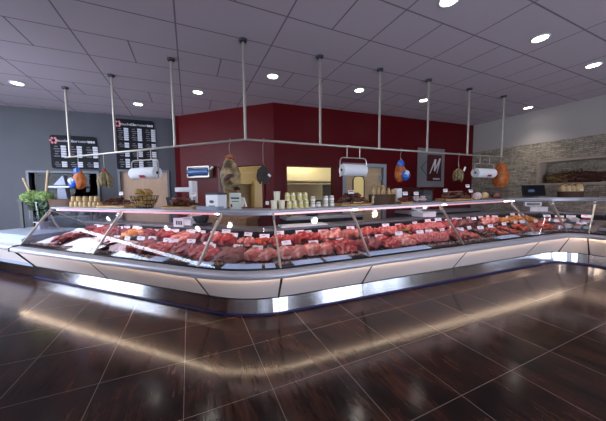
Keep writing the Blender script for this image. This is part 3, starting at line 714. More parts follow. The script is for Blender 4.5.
MB().prism([(.02, -.06), (.11, -.06), (.11, .05), (.02, .05)], .12, Z(181)).build('column', 'white_plastic', o, bevel=.01)
MB().box((-.12, .0, Z(189.5)), (.36, .12, .08)).build('printer_head', 'white_plastic', o, bevel=.01)
p2, rz2, k2, _ = ledge(201, 1.02, .925); o = thing('slicing_machine', 'dark machine on the service ledge right of the white scale', 'machine', p2, rz2)
MB().blob((.14, .14, .17), (0, 0, .18), amp=.12, seed=2).build('housing', 'black_plastic', o, True); MB().box((0, 0, .02), (.26, .26, .04)).build('foot', 'black', o, bevel=.006)
MB().lathe([(.11, .0), (.11, .012), (.001, .014)], (0, 0, 0), 24).build('blade', 'steel', o).location = (.02, -.15, .18)

# white boxes and sign by the ham
p, rz, k, u = shelf(212.5, .45); w = 25*k
o = thing('white_tray', 'shallow white carton tray under the printed box', 'tray', p, rz)
MB().rings([[(x*w/2*f, y*.12*f, z) for x, y in ((-1, -1), (1, -1), (1, 1), (-1, 1))] for f, z in ((.97, 0), (1, .045), (.97, .045), (.94, .006))]).build('tray', 'white_enamel', o)
p, rz, k, u = shelf(216.5, .47); o = thing('gift_box', 'white carton with dark lid edge and printed motif beside green card', 'box', p+Vector((0, 0, .012)), rz-.15); w = 17*k; hz = z_for(p, 193)-p.z-.012
MB().box((0, 0, hz*.45), (w, .16, hz*.9)).build('carton', 'white_plastic', o, bevel=.004); MB().box((0, 0, hz*.95), (w*1.04, .17, hz*.12)).build('lid', 'print_dark', o, bevel=.003)
mat('motif', (110, 40, 48), .5)
mf = MB().lathe([(w*.2, 0), (w*.19, .002), (.001, .002)], n=24, sy=.45); mf.v = [(x, -.0815-z, y+hz*.45) for x, y, z in mf.v]; mf.build('motif', 'motif', o)
MB().box((0, -.081, hz*.18), (w*.5, .002, hz*.05)).build('print', 'print_dark', o)
p, rz, k, u = shelf(235.5, .56); o = thing('card_sign', 'pale green card sign standing on shelf under the large ham', 'sign', p, rz-.1); w = 15*k; hz = z_for(p, 193)-p.z
mat('card_green', (226, 234, 222), .5); mat('green_ink', (104, 150, 90), .6)
MB().box((0, 0, hz/2), (w, .004, hz), ).build('card', 'card_green', o); MB().box((0, -.003, hz*.68), (w*.7, .001, hz*.09)).build('print', 'print_dark', o); MB().box((0, -.003, hz*.48), (w*.6, .001, hz*.06)).build('print', 'green_ink', o)
MB().box((-w*.33, -.003, hz*.22), (w*.14, .001, hz*.2)).build('emblem', 'print_red', o); MB().prism([(-w*.2, .002), (w*.2, .002), (0, .07)], 0, .006).build('foot', 'card', o)

# round board of dark sausages
p, rz, w, k = plank(337.5, 367.5, 'wooden board of dark sausages right of the small pale jars', .52, .26)
pile(p, rz, w, .24, 30, 'dried_sausage', 'dark dried sausage on the board left of the bread basket', 'sausage', 'dark sausages on the mid shelf board', 'sausage_dry', .17, .021, .05, 4, 31)
shelf_card(351, .45, 192, 'white price card rising from dark sausages under the middle paper roll')
p, rz, w, k = wicker('wicker_basket', 'brown wicker basket holding bagged breadsticks', 382, 25, .15, .52, .26, .96)
glass_mat('bag', tint=(244, 242, 240), gloss=.9, rough=.2)
q = random.Random(5); ztop = z_for(p, 185)-p.z; M = Matrix.Rotation(rz, 3, 'Z')
for i in range(9):
    x = -w*.40+w*.80*(i % 9)/8; y = (-.045, .05)[i % 2]; h_ = ztop*q.uniform(.72, .98)
    o = thing('bread_bag', 'clear bag of pale breadsticks, %s from left in the wicker basket' % ORD[i], 'bread', p+M @ Vector((x, y, .016)), rz+q.uniform(-.3, .3), 'breadsticks in the basket')
    for dx in (-.018, .018): MB().tube([(dx, 0, 0), (dx*1.0+.02*q.uniform(-1, 1), .01, h_*.6), (dx*1.0+.02*q.uniform(-1, 1), .01, h_*.98)], [.02, .024, .014], 8).build('breadstick', 'biscuit', o, smooth=True)
    MB().lathe([(.034, .0), (.042, .05), (.042, h_*.9), (.02, h_*1.02), (.03, h_*1.1)], n=12, sy=.6).build('bag', 'bag', o, smooth=True)
p, rz, k, u = shelf(397.5, .6); o = thing('napkin_dispenser', 'small white upright box right of the bread basket', 'box', p, rz); hz = z_for(p, 188.5)-p.z
MB().box((0, 0, hz*.6), (6*k, .09, hz*.8)).build('box', 'white_plastic', o, bevel=.004); MB().box((0, 0, hz*.1), (3*k, .06, hz*.2)).build('stand', 'white_plastic', o)
p, rz, w, k = plank(398, 409, 'short board with brown sausage slices before the plastic cover', .42, .16, .02)
pile(p, rz, w, .14, 7, 'dried_sausage', 'brown sausage on short board left of the clear cover', 'sausage', 'sausages left of the clear cover', 'sausage_brown', .13, .018, .036, 2, 41)
shelf_card(405, .40, 193.5, 'white price card left of the clear plastic cover'); shelf_card(416, .40, 193.5, 'white price card in front of the clear plastic cover')
p, rz, k, u = shelf(419, .55); o = thing('plastic_cover', 'clear flared plastic food cover over small pastries', 'cover', p, rz); hz = z_for(p, 187)-p.z; w = 17*k
MB().rings([[(x*w/2*f+w*.05*(f-1), y*.12*f, z) for x, y in ((-1, -1), (1, -1), (1, 1), (-1, 1))] for f, z in ((.95, .0), (1.0, hz*.5), (1.35, hz), (1.3, hz), (.96, hz*.5), (.92, .0))], caps=False).build('cover', 'clear_plastic', o)
pile(p, rz, w*.9, .15, 10, 'pastry', 'small pale pastry under the clear plastic cover', 'pastry', 'pastries under the cover', 'pale_ham', .09, .022, .022, 2, 43)
p, rz, k, u = shelf(425, .70); o = thing('plastic_box', 'grey translucent box behind the clear plastic cover', 'box', p, rz); hz = z_for(p, 189)-p.z
mat('smoke_plastic', (74, 76, 80), .25); MB().box((0, 0, hz*.46), (12*k, .14, hz*.9)).build('box', 'smoke_plastic', o, bevel=.01); MB().box((0, 0, hz*.95), (12.6*k, .15, hz*.1)).build('lid', 'clear_plastic', o, bevel=.005)
p, rz, w, k = plank(441, 469, 'wooden board with dark sausages under the letter sign', .52, .24)
pile(p, rz, w, .22, 26, 'dried_sausage', 'dark greyish dried sausage on the board under the letter sign', 'sausage', 'sausages under the letter sign', 'sausage_dry', .18, .023, .05, 3, 47)
shelf_card(445, .42, 190.5, 'white price card at the left of board under letter sign'); shelf_card(467, .42, 186, 'raised white price card at the board end below hanging herbs'); shelf_card(470.5, .5, 191, 'white price card just left of the bagged loaves')
for i, (x, s_, lab) in enumerate(((477, .50, 'bagged loaf lying left of the other loaf near shelf end'), (484, .50, 'bagged brown loaf leaning right of the paler one'))):
    p, rz, k, u = shelf(x, s_); o = thing('bagged_loaf', lab, 'bread', p, rz, 'bagged loaves')
    MB().blob((.10, .06, .07), (0, 0, .066), amp=.3, seed=i, flat=-.066, M=None).build('loaf', 'bread' if i else 'pale_ham', o, True); MB().blob((.10, .085, .09), (0, 0, .085), amp=.25, freq=3, seed=i+4, flat=-.085).build('bag', 'bag', o, True)
p, rz, k, u = shelf(496, .5); o = thing('cake_cover', 'clear cover over a brown pastry at the right end of shelf', 'cover', p, rz); w = 17*k; hz = z_for(p, 187.5)-p.z
MB().rings([[(x*w/2*f, y*.13*f, z) for x, y in ((-1, -1), (1, -1), (1, 1), (-1, 1))] for f, z in ((1, 0), (.95, hz), (.90, hz*.97), (.96, 0))], caps=False).build('cover', 'clear_plastic', o); MB().box((0, 0, hz), (w*.9, .22, .006)).build('lid', 'clear_plastic', o)
o2 = MB().blob((w*.34, .08, .06), (0, 0, .055), amp=.2, seed=9, flat=-.055).build('pastry', 'beef_brown', None, True); o2.location = p; o2.rotation_euler.z = rz; tag(o2, 'brown pastry under the clear cover near the orange ham', 'pastry')

# monitor, right-hand basket
p, rz, k, u = shelf(533, .55); o = thing('monitor', 'black tilted monitor screen standing on shelf before the stone wall', 'monitor', p, rz-.30); w = 19*k; hz = z_for(p, 184.5)-p.z
mat('screen', (12, 13, 18), .35, spec=.2); mat('screen_lit', (70, 90, 120), .2, emit=.12)
M = Matrix.Rotation(-.25, 3, 'X'); c = Vector((0, 0, hz*.53))
MB().box(c, (w, .035, hz*.86), M).build('housing', 'black_plastic', o, bevel=.006); MB().box(c+M @ Vector((0, -.0185, .0)), (w*.9, .003, hz*.74), M).build('screen', 'screen', o)
MB().box(c+M @ Vector((-w*.12, -.0205, -.01)), (w*.28, .002, hz*.2), M).build('picture', 'screen_lit', o); MB().box((0, .06, .012), (w*.5, .16, .024)).build('foot', 'black', o, bevel=.005); MB().box((0, .055, hz*.25), (w*.12, .04, hz*.45)).build('neck', 'black', o)
p, rz, w, k = wicker('wicker_basket', 'dark oval wicker basket with bagged bread on right wing', 570, 27, .115, .52, .30, .97)
M = Matrix.Rotation(rz, 3, 'Z'); ztop = z_for(p, 183.5)-p.z; q = random.Random(8)
for i in range(7):
    x = -w*.29+w*.58*i/6; y = (-.03, .03)[i % 2]; h_ = ztop*q.uniform(.85, 1)
    o = thing('bread_bag', 'bag of pale rusks, %s from left in the dark oval basket' % ORD[i], 'bread', p+M @ Vector((x, y, .016)), rz, 'bagged rusks on the right wing')
    MB().blob((.075, .06, h_*.42), (0, 0, h_*.5), amp=.25, freq=2.5, seed=i).build('rusk', 'biscuit', o, True); MB().blob((.085, .068, h_*.5), (0, 0, h_*.5), amp=.25, freq=3, seed=i+20).build('bag', 'bag', o, True)

# ------------------------------------------------------------------ hanging goods
def hook(o, top, z1, m_='steel'):
    MB().tube([(0, 0, top+.02), (.018, 0, top+.03), (.026, 0, top+.01), (.012, 0, top-.03), (0, 0, top-.06), (0, 0, z1+.05), (.014, 0, z1+.02), (.012, 0, z1-.005), (-.006, 0, z1-.01)], .0035, 6).build('hook', m_, o, smooth=True)
def hang(name, label, px, cat, py, group=None):
    P, rz, k = rail_pt(px); z = z_for(P, py); return thing(name, label, cat, (P.x, P.y, z), rz, group), k, RZ-z
mat('ham_skin', (190, 160, 116), .55, c2=(84, 62, 46), scale=7, bump=.3, ramp=(.4, .58)); mat('ham_cut', (96, 60, 46), .6, c2=(60, 40, 36), scale=14); mat('net_orange', (196, 110, 44), .5, c2=(150, 72, 30), scale=14, bump=.3)
mat('bag_blue', (34, 112, 214), .3, c2=(24, 70, 170), scale=10); mat('bag_label', (220, 224, 240), .4); mat('garlic', (150, 132, 96), .7, c2=(92, 80, 52), scale=25, bump=.4); mat('dark_saus', (64, 52, 50), .6, c2=(40, 32, 32), scale=20); mat('string', (196, 180, 160), .8)
def pear(k0, k1):
    def f(p):
        t = p.z; return p
    return f
def ham(o, w, h, m_, top=.0, dpt=.7, seed=0, tp=.55):
    rx = w/2; rz_ = h/2
    def fn(p):
        t = (p.z/rz_+1)/2  # 0 bottom 1 top
        f = 1.14-tp*1.15*max(0, t)**1.7
        return Vector((p.x*f, p.y*f, p.z))
    return MB().blob((rx, rx*dpt, rz_), (0, 0, -rz_), amp=.13, freq=1.6, seed=seed, fn=fn, sub=4).build('meat', m_, o, True)
# large ham
o, k, up = hang('cured_ham', 'large netted cured ham hanging in front of the diagonal red wall', 229.5, 'ham', 155.5)
ham(o, 22*k, 33*k, 'ham_skin', seed=3); hook(o, up, 0)
MB().blob((5.2*k, .03, 2.6*k), (2.4*k, -6.6*k, -22*k), amp=.2, seed=5, M=Matrix.Rotation(-.5, 3, 'Y')).build('cut_face', 'ham_cut', o, True)
MB().blob((4.6*k, 3.6*k, 2.6*k), (1.0*k, -.5*k, -2.0*k), amp=.4, freq=3, seed=6).build('net_top', 'net_orange', o, True)
# blue-bagged hams
for px, y0, w, h, lab, fl in ((78.5, 168.5, 16, 21, 'bagged ham with blue top hanging at far left over jars', 1), (400.5, 161, 14.5, 21, 'bagged ham with blue top hanging on the red wall side', -1)):
    o, k, up = hang('bagged_ham', lab, px, 'ham', y0, 'bagged hams')
    ham(o, w*k*.9, h*k, 'net_orange', seed=px); hook(o, up, 0)
    MB().blob((3.4*k, 3*k, 4.2*k), (-.6*k, -.8*k, -3.2*k), amp=.3, freq=3, seed=2).build('blue_wrap', 'bag_blue', o, True)
    MB().blob((5.2*k, 3.0*k, 5.0*k), (-fl*2.6*k, -4.4*k, -14.2*k), amp=.2, seed=3).build('blue_label', 'bag_blue', o, True)
    MB().blob((3.4*k, 2.6*k, 3.4*k), (-fl*2.4*k, -5.4*k, -13.0*k), amp=.3, seed=4).build('white_label', 'bag_label', o, True)
# bunches
def bunch(o, n, w, L, r, m_, seed, top=0, curl=.02):
    q = random.Random(seed)
    for i in range(n):
        a = 2*PI*i/n; x = w*.5*math.cos(a)*q.uniform(.6, 1); y = w*.35*math.sin(a)
        l = L*q.uniform(.8, 1); pts = [(x*.25, y*.25, -top), (x*.8, y*.8, -top-l*.25), (x, y, -top-l*.6), (x*1.02, y, -top-l)]
        MB().tube(pts, [r*.4, r, r*1.05, r*.5], 8).build('link', m_, o, smooth=True)
o, k, up = hang('sausage_bunch', 'bunch of mottled dried links hanging on string at left', 104, 'sausage', 170)
bunch(o, 11, 13*k, 16*k, 2.0*k, 'garlic', 2, 2*k); MB().tube([(0, 0, up), (-.005, 0, 0), (0, 0, -.06)], .004, 6).build('string', 'string', o)
MB().blob((1.8*k, 1.6*k, 2*k), (0, 0, -.3*k), amp=.3, seed=1).build('knot', 'print_red', o, True)
o, k, up = hang('sausage_bunch', 'bunch of dark sausages hanging on a hook by the wall corner', 263, 'sausage', 166.5)
bunch(o, 9, 11*k, 18*k, 1.9*k, 'dark_saus', 4, 0); hook(o, up, 0)
MB().box((5*k, -.06, -9*k), (3.4*k, .003, 2*k), Matrix.Rotation(.7, 3, 'Y')).build('tag', 'card', o); MB().tube([(3*k, -.03, -5*k), (5*k, -.06, -9*k)], .003, 5).build('tie', 'string', o)
o, k, up = hang('garlic_bunch', 'small greenish bunch of garlic hanging near the stone wall', 458.5, 'garlic', 168)
bunch(o, 8, 10*k, 13*k, 1.7*k, 'garlic', 7, 1*k); hook(o, up, 0)
MB().box((5*k, -.06, -1*k), (2.2*k, .003, 4.6*k), Matrix.Rotation(.5, 3, 'Y')).build('tag', 'card', o)
o, k, up = hang('cured_ham', 'orange brown ham hanging at the right end of rail', 501, 'ham', 162.5)
ham(o, 16.5*k, 26*k, 'net_orange', seed=8, dpt=.75, tp=.3); hook(o, up, 0)
# paper rolls
def roll(px0, px1, ytop, ybot, px_rods, yframe, holes, lab, dark_end):
    pc = (px0+px1)/2; P, rz, k = rail_pt(pc); zc = z_for(P, (ytop+ybot)/2); a, b = rail_pt(px0)[0], rail_pt(px1)[0]; Lh = (a-b).length/2*.92; r = (z_for(P, ytop)-z_for(P, ybot))/2
    o = thing('paper_roll', 'white paper roll on '+lab, 'paper roll', (P.x, P.y, zc), rz, 'paper rolls on the rail')
    n = 26; rg = lambda R_, x: [(x, R_*math.cos(2*PI*i/n), R_*math.sin(2*PI*i/n)) for i in range(n)]
    MB().rings([rg(.25*r, -Lh), rg(r*.97, -Lh), rg(r, -Lh+.006), rg(r, Lh-.006), rg(r*.97, Lh), rg(.25*r, Lh)], True).build('paper', 'paper', o, smooth=True)
    MB().rings([rg(.26*r, -Lh-.002), rg(.26*r, Lh+.002)]).build('core', 'print_dark', o, smooth=True)
    if dark_end: MB().box((Lh*.15, -r*.9, -r*.62), (Lh*.45, .004, r*.5), Matrix.Rotation(.65, 3, 'X')).build('print', 'print_red', o)
    h = thing('roll_holder', 'metal bracket carrying '+lab, 'holder', (P.x, P.y, RZ), rz, 'roll holders on the rail')
    zr = zc-RZ; zf = z_for(P, yframe)-RZ; W_ = Lh+.03
    for sx in (-1, 1): MB().tube([(sx*Lh*.55, 0, 0), (sx*Lh*.55, 0, zf)], .008, 8).build('rod', 'steel', h, smooth=True)
    MB().tube([(-W_, 0, zr-r*1.15), (-W_, 0, zf-.05), (-W_+.02, 0, zf-.012), (-W_+.05, 0, zf), (W_-.05, 0, zf), (W_-.02, 0, zf-.012), (W_, 0, zf-.05), (W_, 0, zr-r*1.15)], .009, 8).build('bow', 'steel', h, smooth=True)
    MB().tube([(-W_-.01, 0, zr), (W_+.01, 0, zr)], .007, 8).build('axle', 'black_plastic', h)
roll(131.5, 157.5, 167.5, 179, 0, 160, 1, 'the rail over the wire basket', True)
roll(341, 366, 164.5, 176, 0, 158, 0, 'the middle of the rail before the panelled door', False)
roll(475, 494, 168.5, 177.5, 0, 164, 0, 'the right part of the rail before the stone wall', True)

# ------------------------------------------------------------------ flowers at the left end
u = u_of(42, .55, .9, -1.4); p = at(u, .55, .762)
o = thing('pedestal', 'small grey pedestal carrying the flower vase on the low white counter', 'pedestal', (p.x, p.y, p.z), heading(u))
MB().box((0, 0, .15), (.2, .2, .02)).box((0, 0, .075), (.14, .14, .15)).build('block', 'alu', o, bevel=.004)
p.z += .161
o = thing('glass_vase', 'tall clear glass vase at the left end of the glass case', 'vase', p)
k = kpx(p); zt = z_for(p, 202)-p.z
MB().lathe([(4.4*k, 0), (4.6*k, .02), (5.6*k, zt), (5.3*k, zt), (4.3*k, .03), (.001, .025)], n=24).build('glass', 'vase_glass', o, smooth=True)
mat('hydrangea', (132, 154, 92), .7, c2=(88, 112, 56), scale=30, bump=.8); mat('dark_leaf', (44, 66, 36), .5, c2=(24, 40, 22), scale=14); mat('twig', (176, 150, 118), .7)
f = thing('hydrangea_bouquet', 'bouquet of green hydrangeas with twigs in the glass vase', 'flowers', p)
q = random.Random(4); Z = lambda y: z_for(p, y)-p.z
for x, y in ((-11, 197), (-5.5, 194.5), (-1, 196), (4, 195.5), (8, 196.5), (-7, 199.5), (2, 199)):
    MB().blob((5*k, 5*k, 4*k), (x*k*.92, q.uniform(-.08, .08)-x*k*.3, Z(y)), amp=.35, freq=6, seed=x, sub=4).build('flower_head', 'hydrangea', f, True)
for x, y in ((-6, 203), (-1, 204), (4, 203), (0, 201), (-4, 206.5), (5, 206)):
    MB().blob((5*k, 3.6*k, 3.4*k), (x*k, q.uniform(-.08, .08), Z(y)), amp=.6, freq=3, seed=x+40, sub=3).build('leaf', 'dark_leaf', f, True)
for x in (-2, 0, 2): MB().tube([(x*k*.6, 0, .04), (x*k, .02, Z(203))], .008, 6).build('stem', 'green_leaf', f)
MB().tube([(-5*k, 0, Z(200)), (-11*k, 0, Z(178))], .022, 8).build('twig', 'twig', f); MB().tube([(3.5*k, .02, Z(200)), (7.5*k, .02, Z(170))], .022, 8).build('twig', 'twig', f)

# ------------------------------------------------------------------ ledge goods and back counters (seen through the glass)
p, rz, k, u = ledge(303, .98); w = 48*k
o = MB().box((0, 0, .012), (w, .24, .024)).build('cutting_board', 'white_plastic', bevel=.005); o.location = p; o.rotation_euler.z = rz; tag(o, 'long white cutting board on the service ledge behind red roasts', 'cutting board')
def mach(px, lab, s=1.0, y0=206):
    p, rz, k, u = ledge(px, s); o = thing('weighing_scale', lab, 'scale', p, rz); Z = lambda y: z_for(p, y)-p.z
    MB().box((0, 0, .05), (.34, .30, .09)).box((0, 0, .103), (.36, .32, .012)).build('body', 'white_plastic', o, bevel=.008)
    MB().box((0, .13, Z(y0)*.5), (.06, .05, Z(y0))).build('column', 'white_plastic', o); MB().box((0, .12, Z(y0)-.03), (.34, .07, .10)).build('display_head', 'white_plastic', o, bevel=.006); MB().box((0, .083, Z(y0)-.03), (.26, .004, .06)).build('readout', 'smoke_plastic', o)
    return o
mach(423.5, 'white scale seen through the glass left of the letter sign board'); mach(535, 'white scale behind the glass below the black monitor', 1.0, 203)
# stainless work counter along the red walls
dd = (Vector(DB)-Vector(DA)).normalized(); nn = Vector((-dd.y, dd.x)); nn = -nn if nn.y > 0 else nn
md = (Vector(MBp)-Vector(MA)).normalized(); mn = Vector((md.y, -md.x))
mat('worktop_wood', (168, 124, 82), .5, c2=(128, 88, 54), scale=5, stretch=(1, 6, 6)); mat('steel_dull', (168, 166, 172), .4, metal=.5)
def bench(a, d, n, l0, l1, name, label, top, body):
    q = lambda l, t: tuple(Vector(a)+d*l+n*t)
    o = thing(name, label, 'work counter', (*q((l0+l1)/2, .3), 0)); P = [q(l0, .02), q(l1, .02), q(l1, .58), q(l0, .58)]; P2 = [q(l0+.03, .05), q(l1-.03, .05), q(l1-.03, .54), q(l0+.03, .54)]
    loc(MB().prism(P, .88, .94), o).build('worktop', top, o); loc(MB().prism(P2, .1, .88), o).build('cabinet', body, o); loc(MB().prism([q(l0+.06, .1), q(l1-.06, .1), q(l1-.06, .48), q(l0+.06, .48)], 0, .1), o).build('plinth', 'black', o)
    return o
bench(DA, dd, nn, .9, 2.45, 'butcher_bench', 'wooden topped work bench along the diagonal red wall', 'worktop_wood', 'worktop_wood')
bench(MA, md, mn, .1, 2.05, 'work_counter', 'stainless work counter under the pass-through opening', 'steel_dull', 'black_plastic')
bench(MA, md, mn, 3.4, 6.1, 'work_counter', 'stainless work counter along red wall right of the door', 'steel_dull', 'black_plastic')
def on_bench(px, z=.94, off=.32): 
    p = on_plane(px, 212, (MA[0]+mn.x*off, MA[1]+mn.y*off, 0), (mn.x, mn.y, 0)); return Vector((p.x, p.y, z))
p = on_bench(289); o = MB().lathe([(.04, 0), (.10, .07), (.095, .07), (.035, .008), (.001, .008)], n=20).build('green_bowl', 'green_leaf', None, True); o.location = p; tag(o, 'small green bowl on the stainless counter under pass-through', 'bowl')
p = on_bench(312); o = thing('cooking_pot', 'dark cooking pot on the stainless counter under the pass-through', 'pot', p)
MB().lathe([(.13, 0), (.15, .02), (.15, .15), (.14, .15), (.135, .02), (.001, .02)], n=24).build('pot', 'black_plastic', o, True)
for sx in (-1, 1): MB().tube([(sx*.148, -.04, .12), (sx*.19, -.03, .125), (sx*.19, .03, .125), (sx*.148, .04, .12)], .008, 6).build('handle', 'black', o)

# ------------------------------------------------------------------ wall things
def plane_at(a, b, off=.0):
    a_ = Vector((*a, 0)); b_ = Vector((*b, 0)); d = (b_-a_).normalized(); n = Vector((d.y, -d.x, 0))
    if n.y > 0: n = -n
    return a_+n*off, d, n
def quad_on(a, b, x0, x1, y0, y1, off=.02):
    """centre, width, height, heading of an upright panel covering pixels on wall a->b"""
    p0, d, n = plane_at(a, b, off); nn_ = (n.x, n.y, 0)
    A = on_plane(x0, (y0+y1)/2, p0, nn_); B = on_plane(x1, (y0+y1)/2, p0, nn_); c = (A+B)/2
    cx_ = proj(c)[0]; T = on_plane(cx_, y0, p0, nn_); Bt = on_plane(cx_, y1, p0, nn_)
    return Vector((c.x, c.y, (T.z+Bt.z)/2)), (A-B).length, T.z-Bt.z, math.atan2(d.y, d.x)
mat('board_black', (20, 18, 24), .6, spec=.15); mat('board_print', (196, 196, 206), .6); mat('board_grey', (96, 92, 104), .6); mat('board_pink', (206, 120, 130), .6)
def rounded(w, h, r, y0, y1, n=5):
    pts = []
    for cx_, cz_, a0 in ((w/2-r, h/2-r, 0), (-w/2+r, h/2-r, 90), (-w/2+r, -h/2+r, 180), (w/2-r, -h/2+r, 270)):
        for i in range(n+1): a = math.radians(a0+90*i/n); pts.append((cx_+r*math.cos(a), cz_+r*math.sin(a)))
    mb = MB().prism(pts, y0, y1); mb.v = [(x, z, y) for x, y, z in mb.v]; return mb
def menu(x0, x1, y0, y1, label, rows):
    c, w, h, rz = quad_on(GA, GB, x0, x1, y0, y1, .02); o = thing('menu_board', label, 'menu board', c, rz, 'menu boards on the grey wall')
    rounded(w, h, .06, -.012, .012).build('board', 'board_black', o)
    zt = h/2-.13
    text_mesh('Boucherie', .088, 'board_print', o, Matrix.Translation((-.19*w, -.0135, zt)) @ Matrix.Rotation(PI/2, 4, 'X'))
    text_mesh('Charcuterie', .088, 'board_print', o, Matrix.Translation((.13*w, -.0135, zt)) @ Matrix.Rotation(PI/2, 4, 'X'))
    for i in range(3): MB().box((.335*w+.055*i*w, -.0135, zt-.005), (.045*w, .002, .05)).build('lettering', 'board_print', o)
    em = MB()
    for i in range(6):
        a = 2*PI*i/6; em.box((-.42*w+.06*math.cos(a), -.0135, zt+.06*math.sin(a)), (.045, .002, .045), Matrix.Rotation(a, 3, 'Y'))
    em.build('emblem', 'board_pink', o)
    for z0, z1 in rows:
        for ci, fx in enumerate((-.36, -.02, .335)):
            m2 = MB(); m3 = MB(); n = max(3, int((z1-z0)*h/.05))
            for i in range(n):
                z = h/2-(z0+(z1-z0)*(i+.5)/n)*h
                m2.box(((fx+.12)*w, -.0132, z), (.085*w, .0016, (z1-z0)*h/n*.84)); m2.box(((fx+.175)*w, -.0132, z), (.03*w, .0016, (z1-z0)*h/n*.74))
                m3.box(((fx-.02+.01*((i*7) % 3))*w, -.0132, z), ((.10+.03*((i*5) % 3-1))*w, .0016, (z1-z0)*h/n*.4))
            m2.build('price_column', 'board_print', o); m3.build('item_lines', 'board_grey', o)
menu(51, 97, 136, 169, 'wide black menu board with price columns above dark wall window', [(.30, .66), (.78, .95)])
menu(116, 155, 120, 170, 'tall black menu board with price columns left of red wall', [(.17, .42), (.46, .56), (.62, .74), (.78, .96)])
# dark window in the grey wall
def frame_on(name, a, b, w0, w1, z0, z1, m_, t=.05, dep=.05, kind='structure', glass=None, bottom=True, pts=None):
    p0, d, n = plane_at(a, b, 0); rz = math.atan2(d.y, d.x); mb = MB(); c = p0+d*((w0+w1)/2); W_ = w1-w0; M = Matrix.Rotation(rz, 3, 'Z')
    def bx(x, z, sx, sz): 
        q = c+d*x-n*.05+Vector((0, 0, z)); mb.box(q, (sx, dep+.12, sz), M)
    bx(-W_/2-t/2, (z0+z1)/2, t, z1-z0+2*t); bx(W_/2+t/2, (z0+z1)/2, t, z1-z0+2*t); bx(0, z1+t/2, W_, t)
    if bottom: bx(0, z0-t/2, W_, t)
    o = struct(name, mb, m_)
    return o, c, d, n, rz
mat('frame_grey', (150, 154, 166), .45); mat('wall_frame', (104, 107, 120), .5); mat('door_blue_grey', (132, 138, 156), .45)
fo, c, d, n, rz = frame_on('trim_2', GA, GB, gw0, gw1, gz0, gz1, 'wall_frame', .045)
g = MB().box(c-n*.08+Vector((0, 0, (gz0+gz1)/2)), (gw1-gw0, .008, gz1-gz0), Matrix.Rotation(rz, 3, 'Z')); struct('window_12', g, 'office_glass')
fo, c, d, n, rz = frame_on('trim_3', GA, GB, gd0, gd1, 0, gdz, 'wall_frame', .05, bottom=False)
W_ = gd1-gd0; do = struct('door_1', MB().box(c-n*.07+Vector((0, 0, gdz/2)), (W_, .045, gdz), Matrix.Rotation(rz, 3, 'Z')), 'door_wood')
hb = MB()
for z in (.3, gdz-.25): hb.box(c+d*(W_/2-.01)-n*.03+Vector((0, 0, z)), (.03, .03, .12), Matrix.Rotation(rz, 3, 'Z'))
struct('door_hinge', hb, 'steel', do)
q = c-d*(W_/2-.08)-n*.045; struct('door_handle', MB().tube([q+Vector((0, 0, 1.05)), q+n*.06+Vector((0, 0, 1.05)), q+n*.06+d*.12+Vector((0, 0, 1.05))], .01), 'steel', do)
# white slicer in the dark room window
pw, dw_, nw = plane_at(GA, GB, .36); P = on_plane(60, 190, pw, (nw.x, nw.y, 0)); k = kpx(P)
tb = thing('side_table', 'dark side table against grey wall under the dark window', 'table', (P.x, P.y, 0)); zt = z_for(P, 199)
MB().box((0, 0, zt-.02), (1.3, .5, .04)).build('table_top', 'black', tb)
for sx in (-.6, .6):
    for sy in (-.2, .2): MB().box((sx, sy, (zt-.04)/2), (.05, .05, zt-.04)).build('leg', 'black', tb)
o = thing('slicer', 'white slicing machine with slanted top before the dark wall window', 'slicer', (P.x, P.y, zt)); Z = lambda y: z_for(P, y)-zt
a = MB().prism([(-3.2*k, 0), (6*k, 0), (4.4*k, 9.5*k)], -.10, .10); a.v = [(x, z, y+Z(185)) for x, y, z in a.v]; a.build('slanted_cover', 'white_enamel', o)
MB().box((2*k, -.02, Z(187)), (17*k, .34, .04)).build('carriage', 'white_plastic', o, bevel=.008)
MB().rings([[(x, y, 0) for x, y in ((-.5*k, -.12), (7*k, -.12), (7*k, .12), (-.5*k, .12))], [(x, y, Z(187.5)) for x, y in ((0, -.12), (5.6*k, -.12), (5.6*k, .12), (0, .12))]]).build('base', 'white_enamel', o)

# red wall: window trims, film dispenser, sockets, door, sign
frame_on('trim_4', DA, DB, dw0, dw1, dz0, dz1, 'red_paint', .05); frame_on('trim_5', MA, MBp, mw0, mw1, mz0, mz1, 'red_paint', .07)
fo, c, d, n, rz = frame_on('trim_6', MA, MBp, md0, md1, 0, mdz, 'frame_grey', .09, bottom=False)
W_ = md1-md0; M3 = Matrix.Rotation(rz, 3, 'Z')
mat('beige_door', (204, 176, 140), .5, c2=(194, 164, 128), stretch=(1, 1, 9), scale=3)
do = struct('door_2', MB().box(c-n*.09+Vector((0, 0, mdz/2)), (W_, .045, mdz), M3), 'beige_door')
pd, dd_, nd_ = plane_at(MA, MBp, -.06); A = on_plane(353, 190, pd, (nd_.x, nd_.y, 0)); B = on_plane(364, 190, pd, (nd_.x, nd_.y, 0)); T = on_plane(358, 176, pd, (nd_.x, nd_.y, 0)).z; cc = (A+B)/2; hw = (A-B).length/2
mat('yellow_glow_pane', (216, 192, 130), .3, emit=.25)  # opaque pane; its own glow stands in for kitchen light behind
arch = [(-hw, -.95+0), (-hw, T-.12-1.05)]; zb = .95; 
prof = [Vector((-hw, 0, zb)), Vector((-hw, 0, T-.1)), Vector((-hw+.04, 0, T-.02)), Vector((-hw+.12, 0, T)), Vector((hw-.12, 0, T)), Vector((hw-.04, 0, T-.02)), Vector((hw, 0, T-.1)), Vector((hw, 0, zb))]
cc.z = 0
struct('door_window_seal', MB().tube([cc+n*.004+M3 @ v for v in prof], .016, 8, True), 'black', do)
pn = MB(); k_ = [tuple(cc-n*.003+M3 @ v) for v in prof]; k2_ = [tuple(cc-n*.0+n*.004+M3 @ v) for v in prof]
pn.rings([k_, k2_]); struct('door_pane', pn, 'yellow_glow_pane', do)
